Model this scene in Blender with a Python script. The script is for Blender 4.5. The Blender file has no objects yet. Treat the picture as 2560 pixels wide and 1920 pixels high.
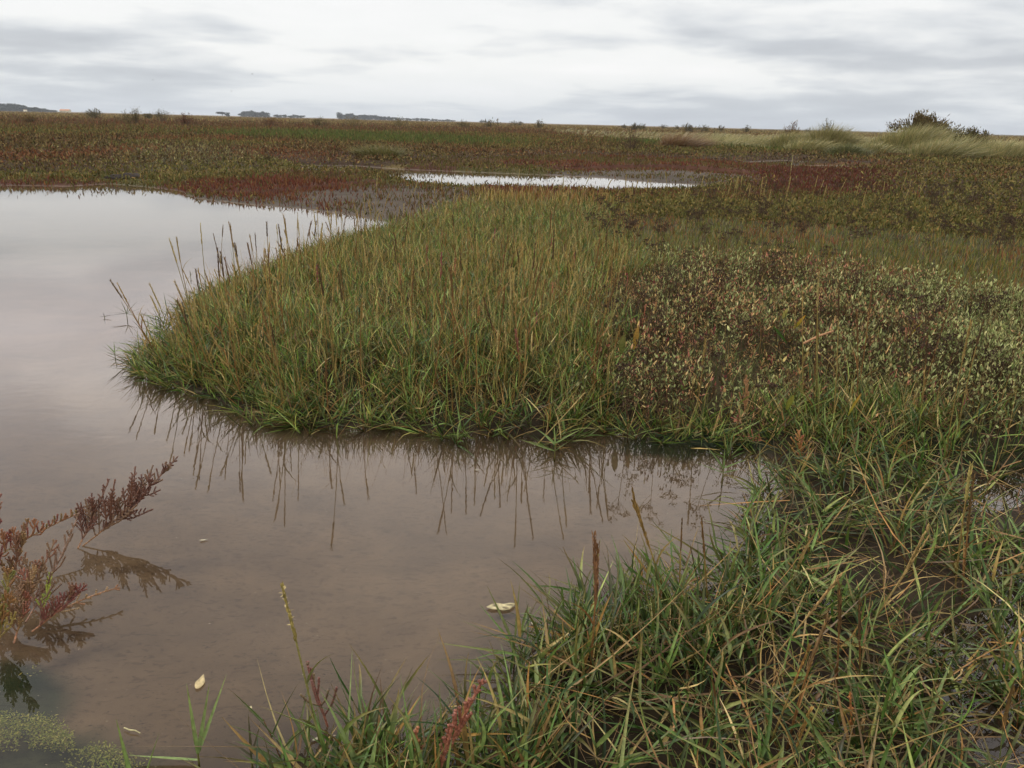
import bpy, math, random
import numpy as np
from mathutils import Vector, Matrix
R = math.radians
rng = np.random.default_rng(11)
random.seed(11)
sc = bpy.context.scene
COL = sc.collection

# ------------------------------------------------------------------ camera
F = 1791.0; CX = 1106.0; CY = 829.5; PITCH = R(17.5); ROLL = R(1.4); CAMZ = 1.0
cam_d = bpy.data.cameras.new('camera'); cam = bpy.data.objects.new('camera', cam_d); COL.objects.link(cam)
cam_d.sensor_fit = 'HORIZONTAL'; cam_d.angle = 2*math.atan(CX/F); cam_d.clip_start = 0.05; cam_d.clip_end = 20000
CM = Matrix.Rotation(math.pi/2 - PITCH, 4, 'X') @ Matrix.Rotation(ROLL, 4, 'Z')
cam.matrix_world = Matrix.Translation((0, 0, CAMZ)) @ CM
sc.camera = cam
RM = np.array(CM.to_3x3())

# ------------------------------------------------------------------ world
SUN_EL, SUN_AZ = R(52), R(-65)
w = bpy.data.worlds.new('World'); sc.world = w; w.use_nodes = True
nt = w.node_tree; nt.nodes.clear()
def N(t, typ, **kw):
    n = t.nodes.new(typ)
    for k, v in kw.items():
        setattr(n, k, v)
    return n
def math_n(t, op, a, b=None, clamp=False):
    n = N(t, 'ShaderNodeMath', operation=op, use_clamp=clamp)
    for i, v in enumerate((a, b)):
        if v is None: continue
        if isinstance(v, (int, float)): n.inputs[i].default_value = v
        else: t.links.new(v, n.inputs[i])
    return n.outputs[0]
def mixc(t, f, a, b, mode='MIX'):
    n = N(t, 'ShaderNodeMix', data_type='RGBA', blend_type=mode)
    for s, v in ((n.inputs[0], f), (n.inputs[6], a), (n.inputs[7], b)):
        if isinstance(v, (int, float)): s.default_value = v
        elif isinstance(v, tuple): s.default_value = (*v[:3], 1)
        else: t.links.new(v, s)
    return n.outputs[2]
def ramp(t, f, stops, interp='LINEAR'):
    n = N(t, 'ShaderNodeValToRGB'); n.color_ramp.interpolation = interp
    e = n.color_ramp.elements
    while len(e) < len(stops): e.new(0.5)
    for i, (p, c) in enumerate(stops):
        e[i].position = p; e[i].color = (*c, 1) if isinstance(c, tuple) else (c, c, c, 1)
    t.links.new(f, n.inputs[0]); return n.outputs[0]
def noise_n(t, vec, scale, detail=4, rough=.55, dist=0.0):
    n = N(t, 'ShaderNodeTexNoise'); n.inputs['Scale'].default_value = scale
    n.inputs['Detail'].default_value = detail; n.inputs['Roughness'].default_value = rough
    n.inputs['Distortion'].default_value = dist
    t.links.new(vec, n.inputs['Vector']); return n.outputs['Fac']

tc = N(nt, 'ShaderNodeTexCoord'); sep = N(nt, 'ShaderNodeSeparateXYZ'); nt.links.new(tc.outputs['Generated'], sep.inputs[0])
zc = math_n(nt, 'MAXIMUM', sep.outputs[2], 0.0)
den = math_n(nt, 'ADD', zc, 0.125)
cxn = math_n(nt, 'DIVIDE', sep.outputs[0], den); cyn = math_n(nt, 'DIVIDE', sep.outputs[1], den)
comb = N(nt, 'ShaderNodeCombineXYZ'); nt.links.new(cxn, comb.inputs[0]); nt.links.new(cyn, comb.inputs[1])
mp = N(nt, 'ShaderNodeMapping'); nt.links.new(comb.outputs[0], mp.inputs[0])
mp.inputs['Location'].default_value = (3.1, 1.7, 0.0); mp.inputs['Scale'].default_value = (0.62, 0.62, 1)
n1 = noise_n(nt, mp.outputs[0], 0.55, 8, .5, .1)
n2 = noise_n(nt, mp.outputs[0], 1.9, 6, .5, .2)
nn = math_n(nt, 'ADD', math_n(nt, 'MULTIPLY', n1, .60), math_n(nt, 'MULTIPLY', n2, .40))
# brighter cloud deck ahead and up, toward the middle of the view
gx = math_n(nt, 'SUBTRACT', sep.outputs[0], 0.10); g2 = math_n(nt, 'MULTIPLY', gx, gx)
gz = math_n(nt, 'SUBTRACT', sep.outputs[2], 0.11); g3 = math_n(nt, 'MULTIPLY', math_n(nt, 'MULTIPLY', gz, gz), 22.0)
glow = math_n(nt, 'SUBTRACT', 1.0, math_n(nt, 'MULTIPLY', math_n(nt, 'ADD', g2, g3), 4.2), True)
nn2 = math_n(nt, 'ADD', nn, math_n(nt, 'MULTIPLY', glow, 0.055))
cloud = ramp(nt, nn2, [(0.35, (0.49, 0.51, 0.55)), (0.45, (0.61, 0.635, 0.67)), (0.495, (0.76, 0.78, 0.80)), (0.55, (0.94, 0.945, 0.935)), (0.66, (0.99, 0.985, 0.98))])
hz = ramp(nt, sep.outputs[2], [(0.0, 1.0), (0.022, 0.55), (0.06, 0.0)])
cloud = mixc(nt, hz, cloud, mixc(nt, 0.6, cloud, (0.64, 0.71, 0.78)))
up = ramp(nt, sep.outputs[2], [(0.0, 0.0), (0.135, 0.0), (0.22, 1.0), (0.42, 0.42)])
cloud = mixc(nt, up, cloud, mixc(nt, 1.0, cloud, (2.80, 2.52, 2.38), 'MULTIPLY'))
sky = N(nt, 'ShaderNodeTexSky', sky_type='NISHITA', sun_disc=False, sun_elevation=SUN_EL, sun_rotation=SUN_AZ)
bg1 = N(nt, 'ShaderNodeBackground'); nt.links.new(sky.outputs[0], bg1.inputs[0]); bg1.inputs[1].default_value = 0.08
bg2 = N(nt, 'ShaderNodeBackground'); nt.links.new(cloud, bg2.inputs[0]); bg2.inputs[1].default_value = 1.0
ms = N(nt, 'ShaderNodeMixShader'); ms.inputs[0].default_value = 0.93
nt.links.new(bg1.outputs[0], ms.inputs[1]); nt.links.new(bg2.outputs[0], ms.inputs[2])
wo = N(nt, 'ShaderNodeOutputWorld'); nt.links.new(ms.outputs[0], wo.inputs[0])

sl = bpy.data.lights.new('sun', 'SUN'); sl.energy = 1.5; sl.angle = R(11); sl.color = (1.0, 0.96, 0.9)
so = bpy.data.objects.new('sun', sl); COL.objects.link(so)
sd_ = Vector((math.sin(SUN_AZ)*math.cos(SUN_EL), math.cos(SUN_AZ)*math.cos(SUN_EL), math.sin(SUN_EL)))
so.rotation_euler = sd_.to_track_quat('Z', 'Y').to_euler(); so.location = (0, 0, 30)
sc.view_settings.view_transform = 'Standard'; sc.view_settings.look = 'None'
sc.view_settings.exposure = 0.05; sc.view_settings.gamma = 1.0; sc.view_settings.use_curve_mapping = False

# ------------------------------------------------------------------ projection helpers (photo pixels, 2212 wide <-> ground)
def ray(px, py):
    c = np.array([(px-CX)/F, (CY-py)/F, -1.0]); return RM @ c
def P(px, py, z=0.0):
    d = ray(px, py); t = (z-CAMZ)/d[2]; return Vector((d[0]*t, d[1]*t, z))
def PD(px, py, y):                      # the point on this line of sight at forward distance y
    d = ray(px, py); t = y/d[1]; return Vector((d[0]*t, y, CAMZ+d[2]*t))
def proj(x, y, z=0.05):
    d = np.stack([x, y, np.zeros_like(x)+z-CAMZ], -1) @ RM
    dz = np.where(d[..., 2] < -1e-3, -d[..., 2], 1e9)
    px = CX+F*d[..., 0]/dz; py = CY-F*d[..., 1]/dz
    return np.where(dz > 1e8, 9e5, px), np.where(dz > 1e8, 9e5, py)
def inpoly(px, py, poly):
    ins = np.zeros(px.shape, bool); n = len(poly)
    for i in range(n):
        x1, y1 = poly[i]; x2, y2 = poly[(i+1) % n]
        if y1 == y2: continue
        c = ((y1 > py) != (y2 > py)) & (px < (x2-x1)*(py-y1)/(y2-y1)+x1); ins ^= c
    return ins
def h2(ix, iy, s):
    v = np.sin(ix*127.1+iy*311.7+s*74.7)*43758.5453; return v-np.floor(v)
def vn(x, y, s=0.0):
    ix = np.floor(x); iy = np.floor(y); fx = x-ix; fy = y-iy
    fx = fx*fx*(3-2*fx); fy = fy*fy*(3-2*fy)
    a = h2(ix, iy, s); b = h2(ix+1, iy, s); c = h2(ix, iy+1, s); d = h2(ix+1, iy+1, s)
    return (a*(1-fx)+b*fx)*(1-fy)+(c*(1-fx)+d*fx)*fy
def fbm(x, y, s=0.0, o=4):
    r = 0; a = .5; t = 0
    for i in range(o):
        r = r+a*vn(x*2**i, y*2**i, s+i*3.3); t += a; a *= .5
    return r/t
def ss(a, b, x):
    t = np.clip((x-a)/(b-a), 0, 1); return t*t*(3-2*t)

# ------------------------------------------------------------------ shorelines and zones, traced on the ground
POOL1 = [(-1500,398),(-400,400),(0,400),(150,403),(232,397),(300,402),(385,413),(440,431),(560,443),(690,453),(780,468),(880,490),
 (830,508),(755,532),(650,566),(545,605),(450,645),(395,692),(350,745),(325,803),(400,838),(500,872),(600,905),(720,922),(850,912),(960,938),(1100,936),
 (1200,958),(1290,925),(1400,940),(1500,962),(1620,968),(1700,1000),(1690,1080),(1655,1150),(1670,1225),(1570,1280),(1450,1312),(1330,1350),(1220,1400),
 (1150,1460),(1150,1550),(1085,1650),(1000,1720),(900,1650),(650,1650),(580,1720),(500,1950),(-1500,2600)]
POOL2 = [(640,357),(760,358),(870,366),(1000,371),(1150,377),(1300,384),(1400,393),(1480,397),(1540,403),(1500,411),(1420,414),(1300,415),(1100,407),(980,401),
 (900,394),(850,383),(760,376),(660,371)]
PANS = [[(1560,352),(1700,347),(1745,350),(1660,357)], [(1700,357),(1800,358),(1870,361),(1800,365)]]
SHALLOW = [(1660,1000),(1760,985),(1900,985),(2060,975),(2200,985),(3600,980),(4200,3200),(300,3200),(560,1700),(900,1640),(1150,1550),(1450,1300),(1700,1230),(1660,1150)]
PURS = [(1290,650),(1400,600),(1700,612),(1950,660),(2300,715),(3400,760),(3400,960),(2300,960),(2000,910),(1700,870),(1500,885),(1320,850)]
def world_poly(p):
    out = []
    for a, b in p:
        v = P(a, b, 0.0); out.append((v.x, v.y))
    return np.array(out)
def signed(x, y, W):
    d = np.full(x.shape, 1e9); n = len(W); ins = np.zeros(x.shape, bool)
    for i in range(n):
        x1, y1 = W[i]; x2, y2 = W[(i+1) % n]
        ex, ey = x2-x1, y2-y1; L = ex*ex+ey*ey+1e-12
        t = np.clip(((x-x1)*ex+(y-y1)*ey)/L, 0, 1)
        d = np.minimum(d, (x-x1-t*ex)**2+(y-y1-t*ey)**2)
        if y1 != y2:
            ins ^= ((y1 > y) != (y2 > y)) & (x < (x2-x1)*(y-y1)/(y2-y1)+x1)
    return np.where(ins, -1, 1)*np.sqrt(d)
WP = [world_poly(POOL1), world_poly(POOL2)]+[world_poly(p) for p in PANS]
WSH = world_poly(SHALLOW); WPU = world_poly(PURS)
def shore(x, y):
    r = np.hypot(x, y)
    s = np.minimum.reduce([signed(x, y, W) for W in WP])
    return s+(fbm(x*2.2, y*2.2, 5)-.5)*0.16*ss(1.5, 4, r)+(fbm(x*9, y*9, 7, 3)-.5)*0.05
MUD = [[(380,414),(560,420),(700,405),(860,391),(1050,402),(1010,445),(880,492),(780,470),(690,455),(500,440)],
       [(1180,368),(1300,366),(1440,363),(1640,378),(1625,392),(1420,400),(1200,388)], [(1540,349),(1700,344),(1740,352),(1650,360)], [(1690,355),(1870,358),(1860,366),(1700,365)]]
# id, polygon
ZONES = [
 (4, [(-1500,262),(0,262),(250,272),(330,300),(200,322),(-1500,318)]),
 (3, [(-1500,312),(0,306),(250,300),(520,300),(640,322),(900,330),(1300,326),(1300,344),(880,356),(640,358),(420,372),(230,374),(-1500,372)]),
 (1, [(520,294),(700,292),(900,299),(1100,314),(1100,322),(800,316),(640,305),(520,300)]),
 (11, [(285,326),(450,318),(560,340),(540,366),(300,370)]),
 (3, [(900,338),(1300,326),(1700,328),(1960,342),(2300,352),(3400,370),(3400,450),(2212,446),(1950,434),(1930,356),(1560,348),(1300,338)]),
 (1, [(1380,305),(1640,308),(1900,320),(2060,326),(2100,340),(1900,340),(1600,330),(1380,320)]),
 (10, [(1150,276),(3600,290),(3600,366),(2212,352),(2050,340),(1800,330),(1500,318),(1250,302)]),
 (4, [(-1500,372),(230,374),(235,392),(-1500,396)]),
 (2, [(-1500,388),(235,390),(235,402),(-1500,404)]),
 (2, [(290,400),(380,394),(600,372),(640,362),(660,370),(760,373),(850,380),(900,392),(860,398),(700,405),(560,418),(380,414)]),
 (4, [(340,384),(600,368),(640,372),(560,382),(360,396)]),
 (4, [(830,378),(900,388),(1080,400),(1040,408),(860,400),(800,388)]),
 (2, [(880,352),(1300,338),(1600,350),(1930,358),(1950,418),(1750,432),(1650,440),(1500,425),(1300,430),(1050,430),(880,420),(900,396),(1100,404),(1300,413),(1500,412),(1600,403),(1640,380),(1440,364),(1150,378),(880,368)]),
 (4, [(980,366),(1180,364),(1200,372),(1060,376)]),
 (12, [(1640,366),(1940,362),(1950,420),(1750,430),(1640,405)]),
 (8, [(1180,432),(1650,440),(1950,430),(2212,442),(3600,455),(3600,760),(2300,715),(1950,660),(1700,612),(1400,600),(1230,600)]),
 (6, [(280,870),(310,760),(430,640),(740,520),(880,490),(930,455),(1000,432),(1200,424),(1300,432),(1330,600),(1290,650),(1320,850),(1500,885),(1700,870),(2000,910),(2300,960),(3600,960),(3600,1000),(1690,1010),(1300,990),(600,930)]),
 (7, PURS),
 (9, SHALLOW),
]
def zone_at(x, y):
    r = np.hypot(x, y)
    jx = (fbm(x*1.1+9, y*1.1, 21, 3)-.5)*90*1.0; jy = (fbm(x*.9, y*.6+4, 22, 3)-.5)*900/np.maximum(r, 2.5)**1.6
    px, py = proj(x, y, 0.05)
    zi = np.zeros(x.shape, int)
    for k, poly in ZONES:
        zi[inpoly(px+jx, py+jy, poly)] = k
    for poly in MUD:
        zi[inpoly(px+jx*.4, py+jy*.35, poly)] = 5
    zi[(zi == 0) & (r < 8)] = 6; zi[(zi == 0) & (r < 15)] = 4
    zi[(zi == 6) & (r < 2.6)] = 9
    return zi
def terr(x, y, s=None):
    if s is None: s = shore(x, y)
    r = np.hypot(x, y)
    land = 0.008+0.05*ss(0, .45, s)+0.035*(fbm(x*1.6, y*1.6, 1)-.4)*ss(0.05, .5, s)+0.012*(fbm(x*14, y*14, 2, 3)-.5)*ss(0, .2, s)
    land = land+0.05*ss(13, 24, r)*ss(0.3, 3, s)*(.5+fbm(x*.12, y*.12, 8, 3))
    pu = ss(-.1, .45, -signed(x, y, WPU)); land = land+0.085*pu
    mud = np.zeros(x.shape)
    px, py = proj(x, y, 0.02)
    for poly in MUD: mud = np.maximum(mud, inpoly(px, py, poly)*1.0)
    bumps = 0.010+0.020*fbm(x*3.5, y*3.5, 31, 4)*ss(0, .3, s)
    land = land*(1-mud)+bumps*mud
    bed = -0.004-0.05*ss(0, .5, -s)-0.012*ss(0, 2, -s)+0.004*(fbm(x*3, y*3, 3)-.5)
    z = np.where(s > 0, land, bed)
    sh = ss(-.02, .12, -signed(x, y, WSH))
    zs = -0.012+0.036*fbm(x*4.2, y*4.2, 41, 2)-0.030*ss(.64, .78, fbm(x*1.7+3, y*1.7, 44, 2))
    zs = np.where(s > 0, zs, bed)
    return z*(1-sh)+zs*sh
ZC = {0: (0.098,0.058,0.030), 1: (0.065,0.080,0.028), 2: (0.075,0.036,0.024), 3: (0.050,0.032,0.020), 4: (0.074,0.066,0.026), 5: (0.078,0.064,0.050),
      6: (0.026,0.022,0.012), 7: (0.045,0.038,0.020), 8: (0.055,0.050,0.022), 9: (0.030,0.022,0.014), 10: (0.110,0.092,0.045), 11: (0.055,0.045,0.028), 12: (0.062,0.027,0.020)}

# ------------------------------------------------------------------ object helpers
def tag(o, label=None, cat=None, group=None, kind=None):
    if label: o['label'] = label
    if cat: o['category'] = cat
    if group: o['group'] = group
    if kind: o['kind'] = kind
    return o
def empty(name, loc, rz=0.0, **k):
    o = bpy.data.objects.new(name, None); o.empty_display_size = .02; COL.objects.link(o)
    o.location = loc; o.rotation_euler = (0, 0, rz); tag(o, **k); return o
def mesh_np(name, V, Q, C, mat, parent=None, smooth=True):
    V = np.ascontiguousarray(V, np.float32).reshape(-1, 3); Q = np.ascontiguousarray(Q, np.int32).reshape(-1, 4)
    me = bpy.data.meshes.new(name)
    me.vertices.add(len(V)); me.vertices.foreach_set('co', V.ravel())
    me.loops.add(len(Q)*4); me.loops.foreach_set('vertex_index', Q.ravel())
    me.polygons.add(len(Q)); me.polygons.foreach_set('loop_start', np.arange(len(Q), dtype=np.int32)*4)
    if smooth: me.polygons.foreach_set('use_smooth', np.ones(len(Q), bool))
    if C is not None:
        a = me.color_attributes.new('Col', 'FLOAT_COLOR', 'POINT')
        c = np.ones((len(V), 4), np.float32); c[:, :3] = np.asarray(C, np.float32).reshape(-1, 3); a.data.foreach_set('color', c.ravel())
    me.update(calc_edges=True); me.materials.append(mat)
    o = bpy.data.objects.new(name, me); COL.objects.link(o)
    if parent: o.parent = parent
    return o
class Bag:
    def __init__(s): s.V = []; s.Q = []; s.C = []; s.n = 0
    def add(s, V, Q, C):
        V = V.reshape(-1, 3); s.V.append(V); s.Q.append(Q.reshape(-1, 4)+s.n); s.C.append(np.broadcast_to(C, V.shape).reshape(-1, 3)); s.n += len(V); return s
    def build(s, name, mat, parent=None, smooth=True):
        return mesh_np(name, np.concatenate(s.V), np.concatenate(s.Q), np.concatenate(s.C), mat, parent, smooth)
def unit(a): return a/np.maximum(np.linalg.norm(a, axis=-1, keepdims=True), 1e-9)
def col(c, n): return np.broadcast_to(np.asarray(c, float), (n, 3))
# lanceolate leaves / blades: n of them at once
def leaves(base, d, L, Wd, bend, ca, cb, seg=4, fold=.25, prof='blade', roll=None):
    n = len(base); d = unit(d); rr = rng.uniform(-1, 1, n)*1.0 if roll is None else roll
    up = np.array([0, 0, 1.0]); s0 = np.cross(d, up); bad = np.linalg.norm(s0, axis=1) < .05
    s0[bad] = [1, 0, 0]; s0 = unit(s0); n0 = np.cross(s0, d)
    side = s0*np.cos(rr)[:, None]+n0*np.sin(rr)[:, None]; nor = np.cross(side, d)
    t = np.linspace(0, 1, seg+1)
    if prof == 'blade': wp = np.minimum(1, .55+t*2.2)*(1-t**1.6)*.5+.02
    elif prof == 'oval': wp = np.sin(np.pi*np.clip(t*.93+.05, 0, 1))**.75*.5
    else: wp = (1-t*.75)*.5
    cen = base[:, None]+d[:, None]*(L[:, None]*t)[..., None]+bend[:, None]*(L[:, None]*t**2)[..., None]
    wv = (Wd[:, None]*wp)[..., None]*side[:, None]
    cc = ca[:, None]*(1-t**1.5)[None, :, None]+cb[:, None]*(t**1.5)[None, :, None]
    if fold:
        mid = cen-nor[:, None]*(Wd[:, None]*wp*fold*2)[..., None]
        V = np.stack([cen-wv, mid, cen+wv], 2); k = 3
        C = np.stack([cc*.93, cc*1.12, cc*.93], 2)
    else:
        V = np.stack([cen-wv, cen+wv], 2); k = 2; C = np.stack([cc, cc], 2)
    i = np.arange(n)[:, None, None]*(seg+1)*k; j = np.arange(seg)[None, :, None]*k; m = np.arange(k-1)[None, None, :]
    a = i+j+m; Q = np.stack([a, a+1, a+1+k, a+k], -1)
    return V.reshape(-1, 3), Q.reshape(-1, 4), C.reshape(-1, 3)
# tubes: paths (n,S,3), radii (n,S), colours (n,S,3)
def tubes(path, rad, cc, sides=4):
    n, S, _ = path.shape; ax = unit(path[:, -1]-path[:, 0]); u = np.cross(ax, np.array([.31, .87, .17])); u = unit(u); v = np.cross(ax, u)
    a = np.linspace(0, 2*np.pi, sides, endpoint=False)
    ring = u[:, None, None]*np.cos(a)[None, None, :, None]+v[:, None, None]*np.sin(a)[None, None, :, None]
    V = path[:, :, None]+ring*rad[:, :, None, None]
    C = np.broadcast_to(cc[:, :, None], V.shape)
    i = np.arange(n)[:, None, None]*S*sides; j = np.arange(S-1)[None, :, None]*sides; m = np.arange(sides)[None, None, :]
    p = i+j+m; q = i+j+(m+1) % sides
    return V.reshape(-1, 3), np.stack([p, q, q+sides, p+sides], -1).reshape(-1, 4), C.reshape(-1, 3)
def stems(base, d, L, bend, r0, r1, ca, cb, S=4, sides=3):
    t = np.linspace(0, 1, S); d = unit(d)
    path = base[:, None]+d[:, None]*(L[:, None]*t)[..., None]+bend[:, None]*(L[:, None]*t**2)[..., None]
    rad = r0[:, None]*(1-t)+r1[:, None]*t
    cc = ca[:, None]*(1-t)[None, :, None]+cb[:, None]*t[None, :, None]
    return tubes(path, rad, cc, sides), path
def pick(n, pal, wts, jit=.18):
    pal = np.array(pal); k = rng.choice(len(pal), n, p=np.array(wts)/sum(wts)); c = pal[k]*(1+rng.uniform(-jit, jit, (n, 1)))*(1+rng.uniform(-.07, .07, (n, 3)))
    return c
def sdir(n, tilt_lo, tilt_hi, az=None):
    a = rng.uniform(0, 2*np.pi, n) if az is None else az; t = rng.uniform(tilt_lo, tilt_hi, n)
    return np.stack([np.sin(t)*np.cos(a), np.sin(t)*np.sin(a), np.cos(t)], -1)

# ------------------------------------------------------------------ materials
def mat_new(name):
    m = bpy.data.materials.new(name); m.use_nodes = True; t = m.node_tree; t.nodes.clear()
    return m, t, N(t, 'ShaderNodeOutputMaterial')
def veg_mat(name, rough=.5, transl=.22, spec=.35, nscale=60):
    m, t, out = mat_new(name)
    a = N(t, 'ShaderNodeAttribute', attribute_name='Col'); g = N(t, 'ShaderNodeNewGeometry')
    nz = noise_n(t, g.outputs['Position'], nscale, 2, .6)
    c = mixc(t, 1.0, a.outputs['Color'], ramp(t, nz, [(0.25, (0.70, 0.70, 0.58)), (0.75, (1.42, 1.42, 1.12))]), 'MULTIPLY')
    p = N(t, 'ShaderNodeBsdfPrincipled'); t.links.new(c, p.inputs['Base Color']); p.inputs['Roughness'].default_value = rough
    p.inputs['Specular IOR Level'].default_value = spec
    if transl:
        tr = N(t, 'ShaderNodeBsdfTranslucent'); t.links.new(c, tr.inputs[0])
        mx = N(t, 'ShaderNodeMixShader'); mx.inputs[0].default_value = transl
        t.links.new(p.outputs[0], mx.inputs[1]); t.links.new(tr.outputs[0], mx.inputs[2]); t.links.new(mx.outputs[0], out.inputs[0])
    else: t.links.new(p.outputs[0], out.inputs[0])
    return m
M_GRASS = veg_mat('grass_blades', .42, .22, .36, 90)
M_LEAF = veg_mat('fleshy_leaves', .6, .15, .3, 120)
M_DRY = veg_mat('dry_stalks', .75, .1, .2, 150)
M_FLESH = veg_mat('glasswort_flesh', .38, .08, .5, 300)
M_FAR = veg_mat('far_heath', .85, .1, .1, 3)
M_TREE = veg_mat('pine_needles', .9, .0, .1, .3)

# ground material: vertex colours give soil/mud/turf, fine grain and specks on top
M_GROUND, t, out = mat_new('marsh_ground')
a = N(t, 'ShaderNodeAttribute', attribute_name='Col'); g = N(t, 'ShaderNodeNewGeometry'); pos = g.outputs['Position']
mpg = N(t, 'ShaderNodeMapping'); t.links.new(pos, mpg.inputs[0]); mpg.inputs['Scale'].default_value = (1, 2.2, 1); mpg.inputs['Rotation'].default_value = (0, 0, R(8))
fine = noise_n(t, pos, 420, 2, .7); mid = noise_n(t, pos, 9, 5, .6); spk = noise_n(t, mpg.outputs[0], 48, 2, .55, .8); big = noise_n(t, mpg.outputs[0], 1.6, 4, .6, .8)
c = mixc(t, 1.0, a.outputs['Color'], ramp(t, fine, [(0.3, 0.93), (0.7, 1.07)]), 'MULTIPLY')
c = mixc(t, 1.0, c, ramp(t, mid, [(0.3, (0.86, 0.86, 0.87)), (0.7, (1.14, 1.13, 1.10))]), 'MULTIPLY')
c = mixc(t, 1.0, c, ramp(t, big, [(0.35, (0.84, 0.84, 0.85)), (0.65, (1.12, 1.12, 1.11))]), 'MULTIPLY')
c = mixc(t, ramp(t, spk, [(0.55, 0.0), (0.64, 0.5)]), c, mixc(t, 1.0, c, (0.50, 0.50, 0.52), 'MULTIPLY'))
spw = noise_n(t, pos, 160, 1, .5)
c = mixc(t, ramp(t, spw, [(0.80, 0.0), (0.83, 0.4)]), c, (0.30, 0.26, 0.22))
p = N(t, 'ShaderNodeBsdfPrincipled'); t.links.new(c, p.inputs['Base Color'])
sepg = N(t, 'ShaderNodeSeparateXYZ'); t.links.new(pos, sepg.inputs[0])
t.links.new(ramp(t, math_n(t, 'MULTIPLY', sepg.outputs[2], 10.0), [(0.05, 0.5), (0.25, 0.92)]), p.inputs['Roughness'])
p.inputs['Specular IOR Level'].default_value = .04
b = N(t, 'ShaderNodeBump'); b.inputs['Strength'].default_value = .25; b.inputs['Distance'].default_value = .004; t.links.new(math_n(t, 'ADD', mid, math_n(t, 'MULTIPLY', fine, .15)), b.inputs['Height']); t.links.new(b.outputs[0], p.inputs['Normal'])
t.links.new(p.outputs[0], out.inputs[0])

M_WATER, t, out = mat_new('pool_water')
g = N(t, 'ShaderNodeNewGeometry'); pos = g.outputs['Position']
mpw = N(t, 'ShaderNodeMapping'); t.links.new(pos, mpw.inputs[0]); mpw.inputs['Scale'].default_value = (1, 1.6, 1)
wn = noise_n(t, mpw.outputs[0], 17, 1, .4); wn2 = noise_n(t, mpw.outputs[0], 2.2, 2, .5)
amp = ramp(t, noise_n(t, mpw.outputs[0], .7, 2, .5), [(0.35, 0.25), (0.65, 1.0)])
b = N(t, 'ShaderNodeBump'); b.inputs['Strength'].default_value = 1.0; b.inputs['Distance'].default_value = .00024
hh = math_n(t, 'ADD', math_n(t, 'MULTIPLY', wn, amp), math_n(t, 'MULTIPLY', wn2, 2.0)); t.links.new(hh, b.inputs['Height'])
gl = N(t, 'ShaderNodeBsdfGlossy'); gl.inputs['Roughness'].default_value = .015; gl.inputs['Color'].default_value = (1, 1, 1, 1); t.links.new(b.outputs[0], gl.inputs['Normal'])
tr = N(t, 'ShaderNodeBsdfTransparent'); tr.inputs[0].default_value = (0.93, 0.90, 0.86, 1)
fr = N(t, 'ShaderNodeFresnel'); fr.inputs['IOR'].default_value = 1.36; t.links.new(b.outputs[0], fr.inputs['Normal'])
mx = N(t, 'ShaderNodeMixShader'); t.links.new(fr.outputs[0], mx.inputs[0]); t.links.new(tr.outputs[0], mx.inputs[1]); t.links.new(gl.outputs[0], mx.inputs[2]); t.links.new(mx.outputs[0], out.inputs[0])

# ------------------------------------------------------------------ ground: one sheet, fine near, coarse far, out past the horizon
ang = np.concatenate([np.linspace(-180, -46, 60, endpoint=False), np.linspace(-46, 46, 820), np.linspace(46, 180, 60, endpoint=False)[1:]])
ang = np.radians(ang)
rad = np.concatenate([[0.02], np.geomspace(.5, 60, 640), np.geomspace(62, 6000, 60)])
A, RR = np.meshgrid(ang, rad); X = np.sin(A)*RR; Y = np.cos(A)*RR
S = shore(X, Y); Z = terr(X, Y, S)
Z = Z*(1-ss(500, 3000, RR))+0.2*ss(500, 3000, RR)
zi = zone_at(X, Y)
G = np.zeros(X.shape+(3,))
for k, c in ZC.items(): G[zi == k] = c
streak = fbm(X*.05+3, Y*.012, 61, 5); blot = fbm(X*.5, Y*.35, 62, 4)
farc = np.array([0.105, 0.058, 0.030])[None, None]*(1-ss(.42, .6, streak))[..., None]+np.array([0.115, 0.085, 0.035])[None, None]*ss(.42, .6, streak)[..., None]
G = np.where((zi == 0)[..., None], farc, G)
G = np.where(((zi == 0) & (RR > 90))[..., None], np.array([0.19, 0.135, 0.06])*ss(90, 220, RR)[..., None]+G*(1-ss(90, 220, RR))[..., None], G)
G *= (.7+.6*blot)[..., None]
MB = np.array([0.152, 0.111, 0.070])
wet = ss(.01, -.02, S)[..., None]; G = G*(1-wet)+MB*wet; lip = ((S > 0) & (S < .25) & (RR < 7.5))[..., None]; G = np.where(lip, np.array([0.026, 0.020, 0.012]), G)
shz = (signed(X, Y, WSH) < 0) & (S > 0)
G = np.where((shz & (Z < 0))[..., None], np.array([0.042, 0.031, 0.021]), G)
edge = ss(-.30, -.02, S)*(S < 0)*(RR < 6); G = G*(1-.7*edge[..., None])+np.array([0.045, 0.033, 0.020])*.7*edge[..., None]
px, py = proj(X, Y, 0)
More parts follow.
